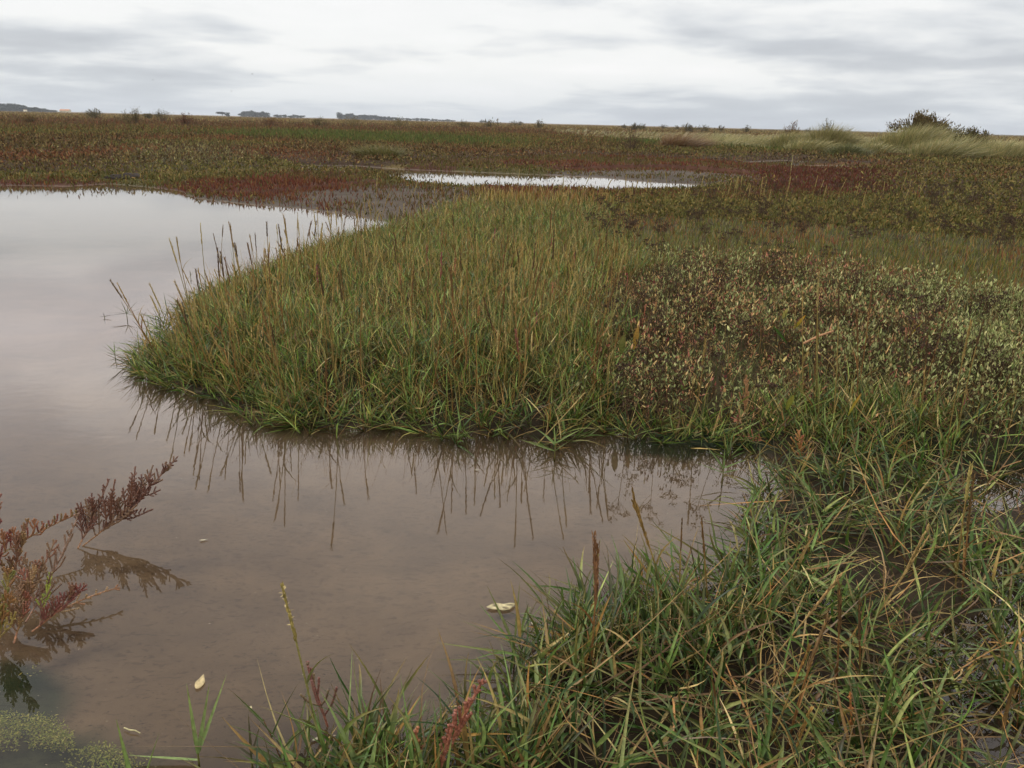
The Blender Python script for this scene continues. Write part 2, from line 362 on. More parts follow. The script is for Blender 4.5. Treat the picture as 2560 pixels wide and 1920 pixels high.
# submerged green algae film and dark green tint patches painted along the foot of the bank
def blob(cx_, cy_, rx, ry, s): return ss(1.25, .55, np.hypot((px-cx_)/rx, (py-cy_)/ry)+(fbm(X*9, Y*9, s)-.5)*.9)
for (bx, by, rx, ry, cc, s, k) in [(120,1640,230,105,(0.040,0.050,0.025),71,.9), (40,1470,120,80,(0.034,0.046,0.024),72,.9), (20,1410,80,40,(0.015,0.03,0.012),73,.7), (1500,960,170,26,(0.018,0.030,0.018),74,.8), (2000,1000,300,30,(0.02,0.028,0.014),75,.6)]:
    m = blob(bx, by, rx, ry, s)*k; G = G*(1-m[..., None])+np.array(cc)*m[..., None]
nA = len(ang); nR = len(rad)
ii = np.arange(nR-1)[:, None]*nA; jj = np.arange(nA)[None, :]; jn = (np.arange(nA)+1) % nA
Q = np.stack([ii+jj, ii+jn[None], ii+nA+jn[None], ii+nA+jj], -1)[:, :, ::-1]
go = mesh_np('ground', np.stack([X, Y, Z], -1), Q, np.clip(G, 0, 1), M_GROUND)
tag(go, 'brown tidal mud and turf of the salt marsh running to the horizon', 'ground', kind='structure')

wv = np.array([(-60, -6, 0), (60, -6, 0), (60, 60, 0), (-60, 60, 0)], float)
wo_ = mesh_np('pool_water', wv, np.array([[0, 1, 2, 3]]), None, M_WATER, smooth=False)
tag(wo_, 'still shallow brown water of the marsh pools mirroring the clouds', 'water', kind='structure')

# ------------------------------------------------------------------ scattering
def scatter(n, r0, r1, k, th=40):
    u = rng.uniform(0, 1, n); e = 2-k
    r = (r0**e+(r1**e-r0**e)*u)**(1/e) if abs(e) > 1e-6 else r0*(r1/r0)**u
    a = np.radians(rng.uniform(-th, th, n)); return r*np.sin(a), r*np.cos(a)
def place(n, r0, r1, k, zones, smin=0.0, th=40, mixj=.018):
    x, y = scatter(n, r0, r1, k, th); rq = np.hypot(x, y)*mixj; z_ = zone_at(x+rng.normal(0, 1, n)*rq, y+rng.normal(0, 1.5, n)*rq); ok = np.isin(z_, zones); x, y, z_ = x[ok], y[ok], z_[ok]
    s = shore(x, y); ok = s > smin; x, y, z_, s = x[ok], y[ok], z_[ok], s[ok]
    return x, y, np.maximum(terr(x, y, s), -.03), z_, s
def grad(x, y):
    e = .04; s0 = shore(x, y); gx_ = (shore(x+e, y)-s0)/e; gy_ = (shore(x, y+e)-s0)/e; return unit(np.stack([gx_, gy_], -1))
IGREEN = [(0.060,0.118,0.020), (0.115,0.185,0.038), (0.21,0.285,0.080), (0.026,0.062,0.012), (0.27,0.30,0.09)]
GREEN = [(0.070,0.125,0.030), (0.115,0.170,0.050), (0.190,0.240,0.085), (0.038,0.075,0.020), (0.27,0.28,0.11)]
DRY = [(0.40,0.29,0.12), (0.26,0.16,0.065), (0.52,0.42,0.21), (0.13,0.075,0.035), (0.38,0.21,0.075)]

def shoots(bag, sbag, x, y, z, H, Hs, k, Ll, Wl, lean, pal, wt, dryf=.15, seg=4, fold=.25, ang=(.35, 1.1), tipc=None, cen=0, curl=0):
    n = len(x)
    if cen:                            # gather the shoots into rooted tufts that splay outward
        gx_ = np.floor(x/(cen*2))+.0; gy_ = np.floor(y/(cen*2)); cx_ = (gx_+h2(gx_, gy_, 1.))*cen*2; cy_ = (gy_+h2(gx_, gy_, 2.))*cen*2; m_ = (rng.random(n) < .75)
        dx_ = (x-cx_)*m_; dy_ = (y-cy_)*m_; x = x-dx_*.72; y = y-dy_*.72; lean = lean+np.stack([dx_, dy_], -1)*(.55/cen)
    base = np.stack([x, y, z-.01], -1)
    h = rng.uniform(H, Hs, n); d = unit(sdir(n, 0, .28)+np.concatenate([lean, np.zeros((n, 1))], 1)); bend = np.concatenate([lean*.25, -np.abs(rng.normal(0, .05, (n, 1)))], 1)
    sc_ = pick(n, [(0.10,0.085,0.03), (0.13,0.065,0.025), (0.075,0.09,0.03)], [3, 2, 3])
    (V, Qq, C), path = stems(base, d, h, bend, np.full(n, .0016), np.full(n, .0008), sc_, sc_*1.1, 4, 3); sbag.add(V, Qq, C)
    tone = rng.uniform(.55, 1.5, n)
    for i in range(k):
        f = (i+.6)/k; tt = np.clip(f+rng.uniform(-.08, .08, n), .05, 1)
        b = base+d*(h*tt)[:, None]+bend*(h*tt**2)[:, None]
        az = np.full(n, i*math.pi)+rng.uniform(-.9, .9, n)+x*37
        an = rng.uniform(ang[0], ang[1], n)*(1.1-.55*tt)
        perp = np.stack([np.cos(az), np.sin(az), np.zeros(n)], -1)
        dd = d*np.cos(an)[:, None]+perp*np.sin(an)[:, None]; dd[:, 2] = np.maximum(dd[:, 2], -.15)
        L = rng.uniform(Ll[0], Ll[1], n)*(1.1-.4*tt); W_ = rng.uniform(Wl[0], Wl[1], n)
        ca = pick(n, pal, wt)*tone[:, None]; isd = rng.random(n) < dryf*(1.6-1.2*tt); ca[isd] = pick(int(isd.sum()), DRY, [3, 3, 2, 3, 2])
        cb = ca*1.0; tip = rng.random(n) < .55; cb[tip] = pick(int(tip.sum()), [(0.22,0.15,0.06), (0.10,0.06,0.03)], [1, 1])
        bd = perp*rng.uniform(-.08, .28, n)[:, None]; bd[:, 2] = rng.uniform(-.38, .12, n)-curl*rng.uniform(0, 1, n)**2*.8; bd[:, :2] += rng.normal(0, .08+curl*.25, (n, 2))
        bag.add(*leaves(b, dd, L, W_, bd, ca, cb, seg, fold))

# --- island and bank grass
B = Bag(); SB = Bag()
x, y, z, zz, s = place(46000, 2.4, 9.0, 1.0, [6], -.05)
g_ = grad(x, y); lean = -g_*(.75*np.exp(-np.maximum(s, 0)/.12))[:, None]+rng.normal(0, .10, (len(x), 2))
near = np.hypot(x, y) < 5.2
cl = ss(.25, .6, fbm(x*5, y*5, 91, 3))
keep = rng.random(len(x)) < np.where(near, .18+.72*cl, .22+.5*cl); x, y, z, s, lean, near = x[keep], y[keep], z[keep], s[keep], lean[keep], near[keep]
print('island shoots', len(x))
low = 1-.45*((proj(x, y)[0] > 1270) & (proj(x, y)[1] > 820)); hh_ = (.05+.10*ss(0, .35, s))*low*(.7+.6*fbm(x*3, y*3, 92, 2))
n = len(x)
shoots(B, SB, x, y, z, hh_*.7, hh_*1.3, 5, (.07, .15), (.0030, .0062), lean, IGREEN, [4, 4, 2.5, 4, .8], .17, 3, .2, (.35, 1.2), cen=.045)
# upright straw and rusty stalks standing above the green
x, y, z, zz, s = place(23000, 2.5, 12, 1.2, [6], .02)
n = len(x); base = np.stack([x, y, z], -1); r = np.hypot(x, y)
low = .55+.45*ss(0, 1, 1-((proj(x, y)[0] > 1270) & (proj(x, y)[1] > 820))*1.0); L = rng.uniform(.13, .34, n)*(.6+.4*ss(0, .4, s))*(1-.42*ss(4, 7, r))*low; ca = pick(n, [(0.20,0.14,0.04), (0.32,0.20,0.07), (0.16,0.07,0.025), (0.13,0.14,0.04)], [3, 3, 3, 2]); cb = pick(n, [(0.56,0.42,0.16), (0.42,0.25,0.085), (0.64,0.52,0.24), (0.14,0.08,0.035)], [3.5, 3, 2, 2])
d = sdir(n, .0, .55)+np.concatenate([-grad(x, y)*(.35*np.exp(-s/.15))[:, None], np.zeros((n, 1))], 1)
B.add(*leaves(base, d, L, np.maximum(.0022, .00075*r), rng.normal(0, .10, (n, 3)), ca, cb, 4, 0, 'taper'))
# finer mid distance grass of the island back and the right hand band
x, y, z, zz, s = place(90000, 5.0, 15, 1.5, [6, 8], .0)
r = np.hypot(x, y); n = len(x); base = np.stack([x, y, z-.01], -1)
is8 = zz == 8
L = rng.uniform(.08, .20, n)*np.where(is8, .55, 1)*(1-.3*ss(6, 9, r))
cg = pick(n, [(0.085,0.105,0.022), (0.125,0.145,0.034), (0.170,0.150,0.042), (0.25,0.16,0.05), (0.20,0.075,0.03)], [3, 3, 3, 2, 1], .25)
pt = ss(.5, .62, fbm(x*.9, y*.6, 95, 3)); mk = rng.random(n) < pt*.45; cg[mk] = pick(int(mk.sum()), [(0.20,0.065,0.035), (0.24,0.11,0.04)], [1, 1])
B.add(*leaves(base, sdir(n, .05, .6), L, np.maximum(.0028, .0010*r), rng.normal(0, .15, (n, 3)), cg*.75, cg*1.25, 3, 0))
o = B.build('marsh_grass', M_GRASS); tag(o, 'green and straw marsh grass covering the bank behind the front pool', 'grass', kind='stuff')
o = SB.build('marsh_grass_stems', M_DRY); tag(o, 'thin olive and reddish shoots under the marsh grass of the bank', 'grass', kind='stuff')

FGREEN = [(0.055,0.108,0.022), (0.095,0.160,0.040), (0.170,0.235,0.085), (0.026,0.056,0.014), (0.27,0.31,0.11)]
# --- foreground cordgrass, lower right, standing in wet mud
B = Bag(); SB = Bag()
x, y, z, zz, s = place(7200, .95, 3.4, .55, [9], -.04, 46)
cl = ss(.30, .62, fbm(x*4.5, y*4.5, 101, 3)); r = np.hypot(x, y)
keep = rng.random(len(x)) < (.04+.66*cl)*(1-.35*ss(1.2, .9, r))*(1-.55*ss(2.0, 2.8, r)); x, y, z, s = x[keep], y[keep], z[keep], s[keep]; print('fore shoots', len(x))
g_ = grad(x, y); lean = -g_*(.5*np.exp(-np.maximum(s, 0)/.10))[:, None]+rng.normal(0, .25, (len(x), 2))
shoots(B, SB, x, y, z, .03, .12, 5, (.08, .19), (.0036, .0090), lean, FGREEN, [4, 4, 3, 4, 1.0], .11, 6, .30, (.30, 1.3), cen=.05, curl=.3)
# dead straws and fallen blades lying across
x, y, z, zz, s = place(4600, .95, 3.3, .6, [9], .0, 46); n = len(x)
base = np.stack([x, y, np.maximum(z, 0)+rng.uniform(.004, .07, n)], -1); d = sdir(n, .9, 1.65); L = rng.uniform(.06, .20, n)
ca = pick(n, DRY, [1.2, 3, .8, 8, 2]); B.add(*leaves(base, d, L, rng.uniform(.0012, .0048, n), rng.normal(0, .28, (n, 3)), ca, ca*rng.uniform(.7, 1.4, (n, 1)), 4, 0))
o = B.build('cordgrass', M_GRASS); tag(o, 'tangled cordgrass growing from wet mud across the lower right foreground', 'grass', kind='stuff')
o = SB.build('cordgrass_stems', M_DRY); tag(o, 'low reddish olive cordgrass shoots rooted in the foreground mud', 'grass', kind='stuff')

# --- sea purslane mound on the right
B = Bag(); SB = Bag()
x, y, z, zz, s = place(46000, 2.6, 6.5, .9, [7], .0, mixj=.04); n = len(x); print('purslane', n)
cl = fbm(x*5, y*5, 111, 3); kp = rng.random(n) < .62+.9*ss(.36, .58, cl); x, y, z, cl = x[kp], y[kp], z[kp], cl[kp]; n = len(x); z = z-.02
base = np.stack([x, y, z], -1); h = (.045+.12*ss(.30, .68, cl))*rng.uniform(.75, 1.15, n); d = unit(sdir(n, 0, .5)); bend = rng.normal(0, .1, (n, 3))
sc_ = pick(n, [(0.10,0.06,0.035), (0.05,0.03,0.02)], [1, 1]); (V, Qq, C), path = stems(base, d, h, bend, np.full(n, .0013), np.full(n, .0010), sc_, sc_, 3, 3); SB.add(V, Qq, C)
px, py = proj(x, y, .05)
pk = ss(.46, .60, fbm(x*2.2+5, y*2.2, 112, 3)); gy = ss(1750, 2050, px+(fbm(x*2, y*2, 115)-.5)*300)
pgrey = [(0.24,0.27,0.125), (0.35,0.37,0.18), (0.12,0.15,0.05), (0.50,0.47,0.26)]
ppink = [(0.48,0.28,0.16), (0.34,0.13,0.10), (0.54,0.40,0.19), (0.20,0.04,0.06), (0.30,0.27,0.13)]
pdark = [(0.055,0.036,0.020), (0.12,0.065,0.035), (0.13,0.135,0.05), (0.24,0.17,0.07)]
u = np.clip(fbm(x*9, y*9, 117, 2)*1.5-.25+rng.normal(0, .12, n), 0, 1)
tone = np.where(u < gy*.80, 0, np.where(rng.random(n) < .10+pk*.34, 1, np.where(fbm(x*7, y*7, 119, 2)+rng.normal(0, .08, n) > .53, 2, 0)))
for i in range(7):
    f = 1-(i//2)*.2; b = base+d*(h*f)[:, None]+bend*(h*f*f)[:, None]
    az = i*math.pi+(i//2)*1.57+x*50+rng.uniform(-.4, .4, n); an = .25+.28*(i//2)+rng.uniform(0, .3, n)
    perp = np.stack([np.cos(az), np.sin(az), np.zeros(n)], -1); dd = d*np.cos(an)[:, None]+perp*np.sin(an)[:, None]
    c = np.where((tone == 0)[:, None], pick(n, pgrey, [3, 3, 2, 1]), np.where((tone == 1)[:, None], pick(n, ppink, [3, 2, 2, 1.2, 2]), pick(n, pdark, [3, 2, 2, 1])))
    B.add(*leaves(b, dd, rng.uniform(.009, .022, n)*rng.choice([.8, 1, 1.6], n, p=[.4, .45, .15]), rng.uniform(.0035, .0075, n)*rng.choice([.8, 1, 1.5], n, p=[.4, .4, .2]), rng.normal(0, .12, (n, 3)), c*.9, c*1.1, 4, .12, 'oval'))
o = B.build('sea_purslane', M_LEAF); tag(o, 'grey green and pink tinted sea purslane leaves covering the mound at right', 'ground cover', kind='stuff')
o = SB.build('sea_purslane_stems', M_DRY); tag(o, 'brown twiggy stems under the sea purslane mound at right', 'ground cover', kind='stuff')
B = Bag()
x, y, z, zz, s = place(15000, 2.6, 6.5, 1, [7], .0, mixj=.04); n = len(x); c = pick(n, [(0.06,0.08,0.025), (0.10,0.11,0.04), (0.20,0.12,0.05), (0.28,0.2,0.09)], [3, 2, 2, 1])
B.add(*leaves(np.stack([x, y, z], -1), sdir(n, .05, .9), rng.uniform(.08, .19, n), rng.uniform(.0018, .0035, n), rng.normal(0, .15, (n, 3)), c, c*1.2, 4, 0))
o = B.build('mound_grass', M_GRASS); tag(o, 'thin grass blades poking through the purslane mound at right', 'grass', kind='stuff')

# --- red glasswort carpets and olive turf around the far pools
B = Bag()
x, y, z, zz, s = place(250000, 7.5, 48, 1.8, [2, 12, 4, 5], -.02)
r = np.hypot(x, y); n = len(x); p5 = rng.random(n) < np.where(zz == 5, .06+.45*ss(.45, .62, fbm(x*1.3, y*1.3, 131, 3)), 1.0)
x, y, z, zz, s, r = x[p5], y[p5], z[p5], zz[p5], s[p5], r[p5]; n = len(x); print('carpet', n)
red = pick(n, [(0.135,0.050,0.033), (0.095,0.032,0.025), (0.16,0.048,0.045), (0.17,0.080,0.038)], [3, 3, 1.2, 1.8]); dk = pick(n, [(0.085,0.030,0.023), (0.115,0.042,0.030), (0.10,0.06,0.03)], [1, 1, .6]); ol = pick(n, [(0.085,0.085,0.024), (0.11,0.085,0.028), (0.06,0.065,0.02), (0.16,0.06,0.03)], [3, 2, 2, 1.5])
mb_ = rng.random(n) < np.clip((fbm(x*.7, y*.35, 137, 3)-.33)*3.2, .12, .9)*(1+.4*(r > 17)); red[mb_] = pick(int(mb_.sum()), [(0.11,0.065,0.036), (0.13,0.10,0.042), (0.085,0.085,0.032)], [1, 1, 1]); c = np.where((zz == 12)[:, None], dk, np.where((zz == 4)[:, None], ol, red))
L = rng.uniform(.03, .075, n)*(.5+1.1*fbm(x*1.3, y*1.3, 132)); L = np.where(zz == 4, L*.55, L)
B.add(*leaves(np.stack([x, y, z-.005], -1), sdir(n, 0, .55), L, np.maximum(.006, .0011*r)*rng.uniform(.7, 1.5, n), rng.normal(0, .2, (n, 3)), c*.85, c*1.15, 3, 0))
o = B.build('glasswort_carpet', M_FAR); tag(o, 'red glasswort and olive turf carpet around the far pools', 'ground cover', kind='stuff')

# --- brown heath, green strips, grey bushes of the middle distance
B = Bag()
x, y, z, zz, s = place(330000, 9, 60, 1.75, [3, 0, 1, 11, 4, 8], .02, mixj=.035)
r = np.hypot(x, y); keep = ~((zz == 8) & (r < 8)); x, y, z, zz, s, r = x[keep], y[keep], z[keep], zz[keep], s[keep], r[keep]; n = len(x); print('heath', n)
cl = fbm(x*.9, y*.9, 141, 4); rb = fbm(x*.35+7, y*.25, 142, 3)
brown = pick(n, [(0.105,0.072,0.036), (0.052,0.036,0.020), (0.155,0.108,0.050), (0.13,0.05,0.033), (0.17,0.13,0.065)], [4, 4, 2.5, .9, 1.3], .25)
redb = pick(n, [(0.145,0.060,0.036), (0.17,0.085,0.045)], [1, 1], .25); olive = pick(n, [(0.105,0.095,0.034), (0.155,0.130,0.050), (0.07,0.072,0.026), (0.19,0.13,0.055)], [3, 2, 2, 1.2], .25)
green = pick(n, [(0.070,0.095,0.030), (0.095,0.115,0.036), (0.11,0.095,0.04)], [3, 2, 2.5], .2); grey = pick(n, [(0.17,0.155,0.08), (0.23,0.20,0.10), (0.07,0.05,0.03), (0.12,0.07,0.04)], [2, 1.5, 3, 2], .2)
c = brown.copy(); m = rb+rng.normal(0, .07, n) > .66; c[m] = redb[m]; m = fbm(x*.22, y*.2+20, 143, 3)+rng.normal(0, .07, n) > .52; c[m] = olive[m]
m = (zz == 0) & (rng.random(n) < .35); c[m] = olive[m]
for k, cc in ((1, green), (11, grey), (4, olive), (8, olive)): c[zz == k] = cc[zz == k]
hgt = (.04+.20*cl)*np.where(np.isin(zz, (4, 8)), .3, 1)*(.4+.6*ss(0, .8, s))
base = np.stack([x, y, z+hgt*rng.uniform(.0, 1, n)**.6], -1)
L = rng.uniform(.022, .06, n)*(.5+r/24); L = np.where(zz == 1, L*1.4, L)
dirs = np.where((zz == 1)[:, None], sdir(n, 0, .4), sdir(n, .1, 1.5))
B.add(*leaves(base, dirs, L, np.where(zz == 1, .0011*r, L*.42), rng.normal(0, .2, (n, 3)), c*.85, c*1.15, 2, 0, 'oval'))
o = B.build('marsh_heath', M_FAR); tag(o, 'low brown and rusty salt marsh scrub beyond the pools', 'ground cover', kind='stuff')

# --- far marsh grass to the horizon
B = Bag()
x, y = scatter(150000, 45, 420, 1.75, 38); zz = zone_at(x, y); r = np.hypot(x, y); n = len(x); z = terr(x, y, np.full(n, 5.0))
st = fbm(x*.05+3, y*.012, 61, 5)
c = pick(n, [(0.11,0.062,0.034), (0.14,0.095,0.045), (0.085,0.065,0.03), (0.13,0.055,0.035)], [3, 2, 2, 1.5], .25)
m = rng.random(n) < ss(70, 200, r)*.8; c[m] = pick(int(m.sum()), [(0.26,0.19,0.09), (0.20,0.155,0.07), (0.13,0.10,0.045)], [2, 3, 2])
L = rng.uniform(.12, .30, n)*(.7+r/300)
B.add(*leaves(np.stack([x, y, z], -1), sdir(n, 0, .7), L, .0011*r*rng.uniform(.7, 1.5, n), rng.normal(0, .2, (n, 3)), c*.85, c*1.15, 2, 0, 'oval'))
o = B.build('far_marsh_grass', M_FAR); tag(o, 'straw and brown grass of the far marsh along the horizon', 'grass', kind='stuff')

# --- marram meadow, right distance, combed by the wind
B = Bag()
x, y = scatter(260000, 17, 95, 1.6, 38); zz = zone_at(x, y); pxm = proj(x, y)[0]; cq = fbm(x*.25, y*.12, 155, 4); ok = (zz == 10) & (rng.random(len(x)) < .15+.85*ss(.38, .62, cq+.25*ss(1300, 1750, pxm)-.10)*ss(1150, 1500, pxm)); x, y = x[ok], y[ok]; n = len(x); r = np.hypot(x, y); z = terr(x, y, np.full(n, 5.0)); print('marram', n)
cl = fbm(x*.4, y*.3, 151, 3)
c = pick(n, [(0.27,0.225,0.11), (0.19,0.17,0.08), (0.34,0.28,0.145), (0.13,0.135,0.055), (0.17,0.10,0.05)], [3, 3, 2, 2, .8], .2)
L = rng.uniform(.20, .60, n)*(.15+1.5*cl**1.5)*(.5+.7*ss(22, 40, r)); d = sdir(n, .1, .5)+np.array([.35, 0, 0])
bd = np.stack([rng.uniform(.1, .5, n), rng.normal(0, .1, n), rng.uniform(-.4, -.05, n)], -1)
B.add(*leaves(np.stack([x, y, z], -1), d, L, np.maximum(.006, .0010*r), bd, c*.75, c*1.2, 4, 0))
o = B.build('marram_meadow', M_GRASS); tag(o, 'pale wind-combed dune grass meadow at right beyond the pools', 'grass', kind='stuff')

# --- yellow green algae tufts under the water at lower left
B = Bag()
n = 26000; qx = rng.uniform(-60, 330, n); qy = rng.uniform(1400, 1659, n)
pts = np.array([P(a_, b_, -.02)[:] for a_, b_ in zip(qx, qy)])
f = fbm(pts[:, 0]*12+pts[:, 1]*5, pts[:, 1]*26-pts[:, 0]*6, 161, 4); okb = ((np.hypot((qx-30)/130, (qy-1600)/62) < 1) | (np.hypot((qx-190)/130, (qy-1650)/40) < 1) | (np.hypot((qx-30)/60, (qy-1440)/16) < 1))
ok = okb & (f > .50+.10*np.hypot((qx-60)/200, (qy-1590)/90)*rng.random(n)*1.5); pts = pts[ok]; n = len(pts); c = pick(n, [(0.38,0.40,0.10), (0.24,0.28,0.07), (0.48,0.46,0.15)], [2, 3, 1]); pts[:, 2] = rng.uniform(-.035, -.010, n)
B.add(*leaves(pts, sdir(n, .9, 1.9), rng.uniform(.002, .006, n), rng.uniform(.0015, .003, n), rng.normal(0, .3, (n, 3)), c*.8, c, 2, 0, 'oval'))
o = B.build('algae', M_LEAF); tag(o, 'yellow green algae floating under the water at lower left', 'algae', kind='stuff')

# --- flecks of weed and shell grit lying on the bed of the front pool
B = Bag()
x, y = scatter(15000, 1.0, 4.2, .9, 36); s = shore(x, y); ok = (s < -.03) & (fbm(x*1.3, y*2.6, 171, 3)+.3*fbm(x*11, y*16, 172, 2) > .56); x, y, s = x[ok], y[ok], s[ok]; n = len(x); z = terr(x, y, s)+.0008
a_ = rng.normal(.1, .45, n); d = np.stack([np.cos(a_), np.sin(a_), np.zeros(n)], -1); c = pick(n, [(0.040,0.031,0.024), (0.058,0.043,0.030), (0.045,0.038,0.034)], [2, 4, 1])
B.add(*leaves(np.stack([x, y, z], -1), d, rng.uniform(.0015, .0055, n), rng.uniform(.0010, .0028, n), rng.normal(0, .1, (n, 3))*[1, 1, 0], c, c, 2, 0, 'oval', roll=np.zeros(n)))
o = B.build('mud_flecks', M_DRY); tag(o, 'small dark flecks scattered on the muddy bed of the front pool', 'debris', kind='stuff')
B = Bag()
x, y = scatter(420, 1.0, 4.2, .9, 36); s = shore(x, y); ok = s < -.05; x, y, s = x[ok], y[ok], s[ok]; n = len(x); z = terr(x, y, s)+.0015; c = pick(n, [(0.30,0.26,0.21), (0.42,0.38,0.33)], [3, 1])
B.add(*leaves(np.stack([x, y, z], -1), sdir(n, 1.5, 1.57), rng.uniform(.002, .006, n), rng.uniform(.001, .0025, n), np.zeros((n, 3)), c, c, 2, 0, 'oval', roll=np.zeros(n)))
o = B.build('shell_grit', M_DRY); tag(o, 'pale shell grit specks scattered on the bed of the front pool', 'debris', kind='stuff')
# ================================================================== individual things
def np3(v): return np.array([v[0], v[1], v[2]], float)
# --- jointed glasswort
def bead_tube(bag, path, r0, r1, ca, cb, bead=.0034, sides=6, knobby=.30):
    path = np.array(path); seg = np.linalg.norm(np.diff(path, axis=0), axis=1); cum = np.concatenate([[0], np.cumsum(seg)]); Lg = cum[-1]
    nb = max(2, int(Lg/bead)); prof = [1-knobby, 1.0, 1.0, 1-knobby*.4]
    ts = (np.arange(nb*4)/4+.02)/nb; pr = np.tile(prof, nb)
    pts = np.stack([np.interp(ts*Lg, cum, path[:, i]) for i in range(3)], -1)
    rr = (r0*(1-ts)+r1*ts)*pr; rr[-1] *= .35
    jit = np.repeat(rng.uniform(.8, 1.2, nb), 4)[:, None]
    cc = (np.array(ca)*(1-ts[:, None])+np.array(cb)*ts[:, None])*jit*np.where(np.tile([1, 0, 0, 0], nb)[:, None] == 1, .7, 1.05)
    bag.add(*tubes(pts[None], rr[None], cc[None], sides))
def curve(a, b, sag, n=9, side=0.0):
    a = np3(a); b = np3(b); t = np.linspace(0, 1, n)[:, None]; d = b-a
    s_ = np.cross(d, [0, 0, 1.0]); s_ = s_/(np.linalg.norm(s_)+1e-9)
    return a+d*t+np.array([0, 0, 1.0])*(sag*4*t*(1-t))+s_*(side*4*t*(1-t))
REDP = [(0.17,0.055,0.045), (0.13,0.035,0.032), (0.20,0.09,0.055)]
def glasswort(label, base, tip, L1=.07, step=.014, cols=REDP, stemc=(0.24,0.12,0.06), sag=-.01, upw=.5, th=.0017, sub=True, start=.12, ang=.75, planar=.6, group=None, bead=.0034, name='glasswort'):
    base = np3(base); tip = np3(tip); root = empty(name, base, label=label, cat='marsh plant', group=group)
    ax = curve(base, tip, sag); ax -= base; Lg = np.linalg.norm(np.diff(ax, axis=0), axis=1).sum()
    b = Bag(); bead_tube(b, ax, th*.9, th*.75, stemc, cols[0], bead*2.2, 6, .15); b.build('stem', M_FLESH, root)
    nb = max(3, int(Lg/step)); d0 = unit(ax[-1]-ax[0]); viewdir = np.array([0, 1.0, -.35]); pl = unit(np.cross(d0, viewdir))
    for i in range(nb):
        t_ = start+(1-start)*(i+.3)/nb
        if t_ > .97: continue
        p0 = np.array([np.interp(t_*8, range(9), ax[:, j]) for j in range(3)])
        bb = Bag(); L = L1*(1.05-t_)**.7*rng.uniform(.45, 1.35)
        for sgn in (-1, 1):
            other = unit(np.cross(d0, pl)); th_ = rng.normal(0, 1.2*(1-planar))+(0 if i % 2 == 0 else 1.2*(1-planar)*1.3)
            pp = pl*math.cos(th_)*sgn+other*math.sin(th_)*sgn
            dd = unit(d0*math.cos(ang)+pp*math.sin(ang)); dd = unit(dd+np.array([0, 0, upw])*(1 if rng.random() < .8 else .3))
            Lb = max(.012, L*rng.uniform(.6, 1.15)); dd = unit(dd+rng.normal(0, .16, 3))
            q1 = p0+dd*Lb*.45; q2 = p0+unit(dd+np.array([0, 0, .35*upw]))*Lb
            c = np.array(cols[rng.integers(len(cols))])
            path = np.array([p0, p0*.5+q1*.5, q1, q1*.5+q2*.5+dd*.001, q2]); bead_tube(bb, path, th*.85, th*1.05, c*.9+np.array(stemc)*.1, c, bead)
            if sub and Lb > .03:
                for k in range(int(Lb/.019)):
                    f = .2+.6*(k+.5)/max(1, int(Lb/.019)); q = p0*(1-f)+q2*f
                    for s2 in (-1, 1):
                        e = unit(dd*.8+unit(np.cross(dd, other))*s2*.7+np.array([0, 0, .3*upw])+rng.normal(0, .12, 3)); l2 = rng.uniform(.010, .020)*(1.2-f)+.004
                        bead_tube(bb, np.array([q, q+e*l2*.5, q+e*l2+np.array([0, 0, .15*l2])]), th*.85, th*.95, c, c*1.1, bead)
        bb.build('branch', M_FLESH, root)
    return root
# the spray leaning over the water and its neighbours at left
b0 = P(178, 1180); t0 = P(386, 984, .185)
glasswort('dark red glasswort spray leaning right over the water, tallest of the left cluster', b0, t0, .115, .013, [(0.14,0.062,0.045), (0.11,0.046,0.036), (0.16,0.092,0.06)], (0.28,0.15,0.08), -.012, .5, .0022, ang=.85, planar=.35)
glasswort('dark red glasswort stem standing close left of the leaning spray', P(168, 1185), P(236, 1035, .13), .07, .014, [(0.14,0.062,0.045), (0.12,0.05,0.038)], (0.26,0.13,0.07), -.004, .6, .0021, ang=.8, planar=.4)
b1 = P(-60, 1240, .02); t1 = P(172, 1108, .075)
glasswort('orange and olive glasswort stem lying left to right with short upright tips', b1, t1, .065, .013, [(0.25,0.11,0.06), (0.19,0.12,0.05), (0.20,0.06,0.05)], (0.20,0.17,0.06), .01, 1.6, .0023, True, .02, 1.1)
b2 = P(55, 1345); t2 = P(172, 1105, .12)
glasswort('thin greyish brown glasswort with long sparse branches in front of the leaning spray', b2, t2, .07, .026, [(0.17,0.095,0.065), (0.15,0.085,0.055)], (0.22,0.10,0.06), -.012, .9, .0022, False)
b3 = P(68, 1365); t3 = P(188, 1262, .06)
glasswort('crimson glasswort sprig low over the water at left', b3, t3, .065, .013, [(0.18,0.052,0.045), (0.15,0.048,0.042), (0.17,0.085,0.055)], (0.30,0.14,0.08), -.004, .9, .0021)
b4 = P(95, 1338, .01); t4 = P(262, 1268, .03)
glasswort('pale orange glasswort tip stretched flat along the water below the crimson sprig', b4, t4, .04, .020, [(0.24,0.12,0.07), (0.26,0.17,0.10)], (0.32,0.17,0.09), .008, .2, .0022, False)
b5 = P(-5, 1400, .0); t5 = P(22, 1230, .16)
glasswort('green and orange glasswort bush at the left edge over green algae', b5, t5, .075, .010, [(0.22,0.16,0.05), (0.24,0.12,0.05), (0.15,0.14,0.04)], (0.20,0.14,0.06), 0, .9, .0023)
b6 = P(-30, 1330, .0); t6 = P(-2, 1068, .20)
glasswort('upright red glasswort cut off by the left edge of the picture', b6, t6, .08, .014, REDP, (0.22,0.1,0.07), 0, .9, .0022)
b7 = P(30, 1390, .0); t7 = P(75, 1225, .10)
glasswort('bright red and orange glasswort between the left edge and the crimson sprig', b7, t7, .075, .012, [(0.22,0.08,0.055), (0.22,0.13,0.06), (0.17,0.09,0.05)], (0.3,0.14,0.08), 0, .9, .0022)
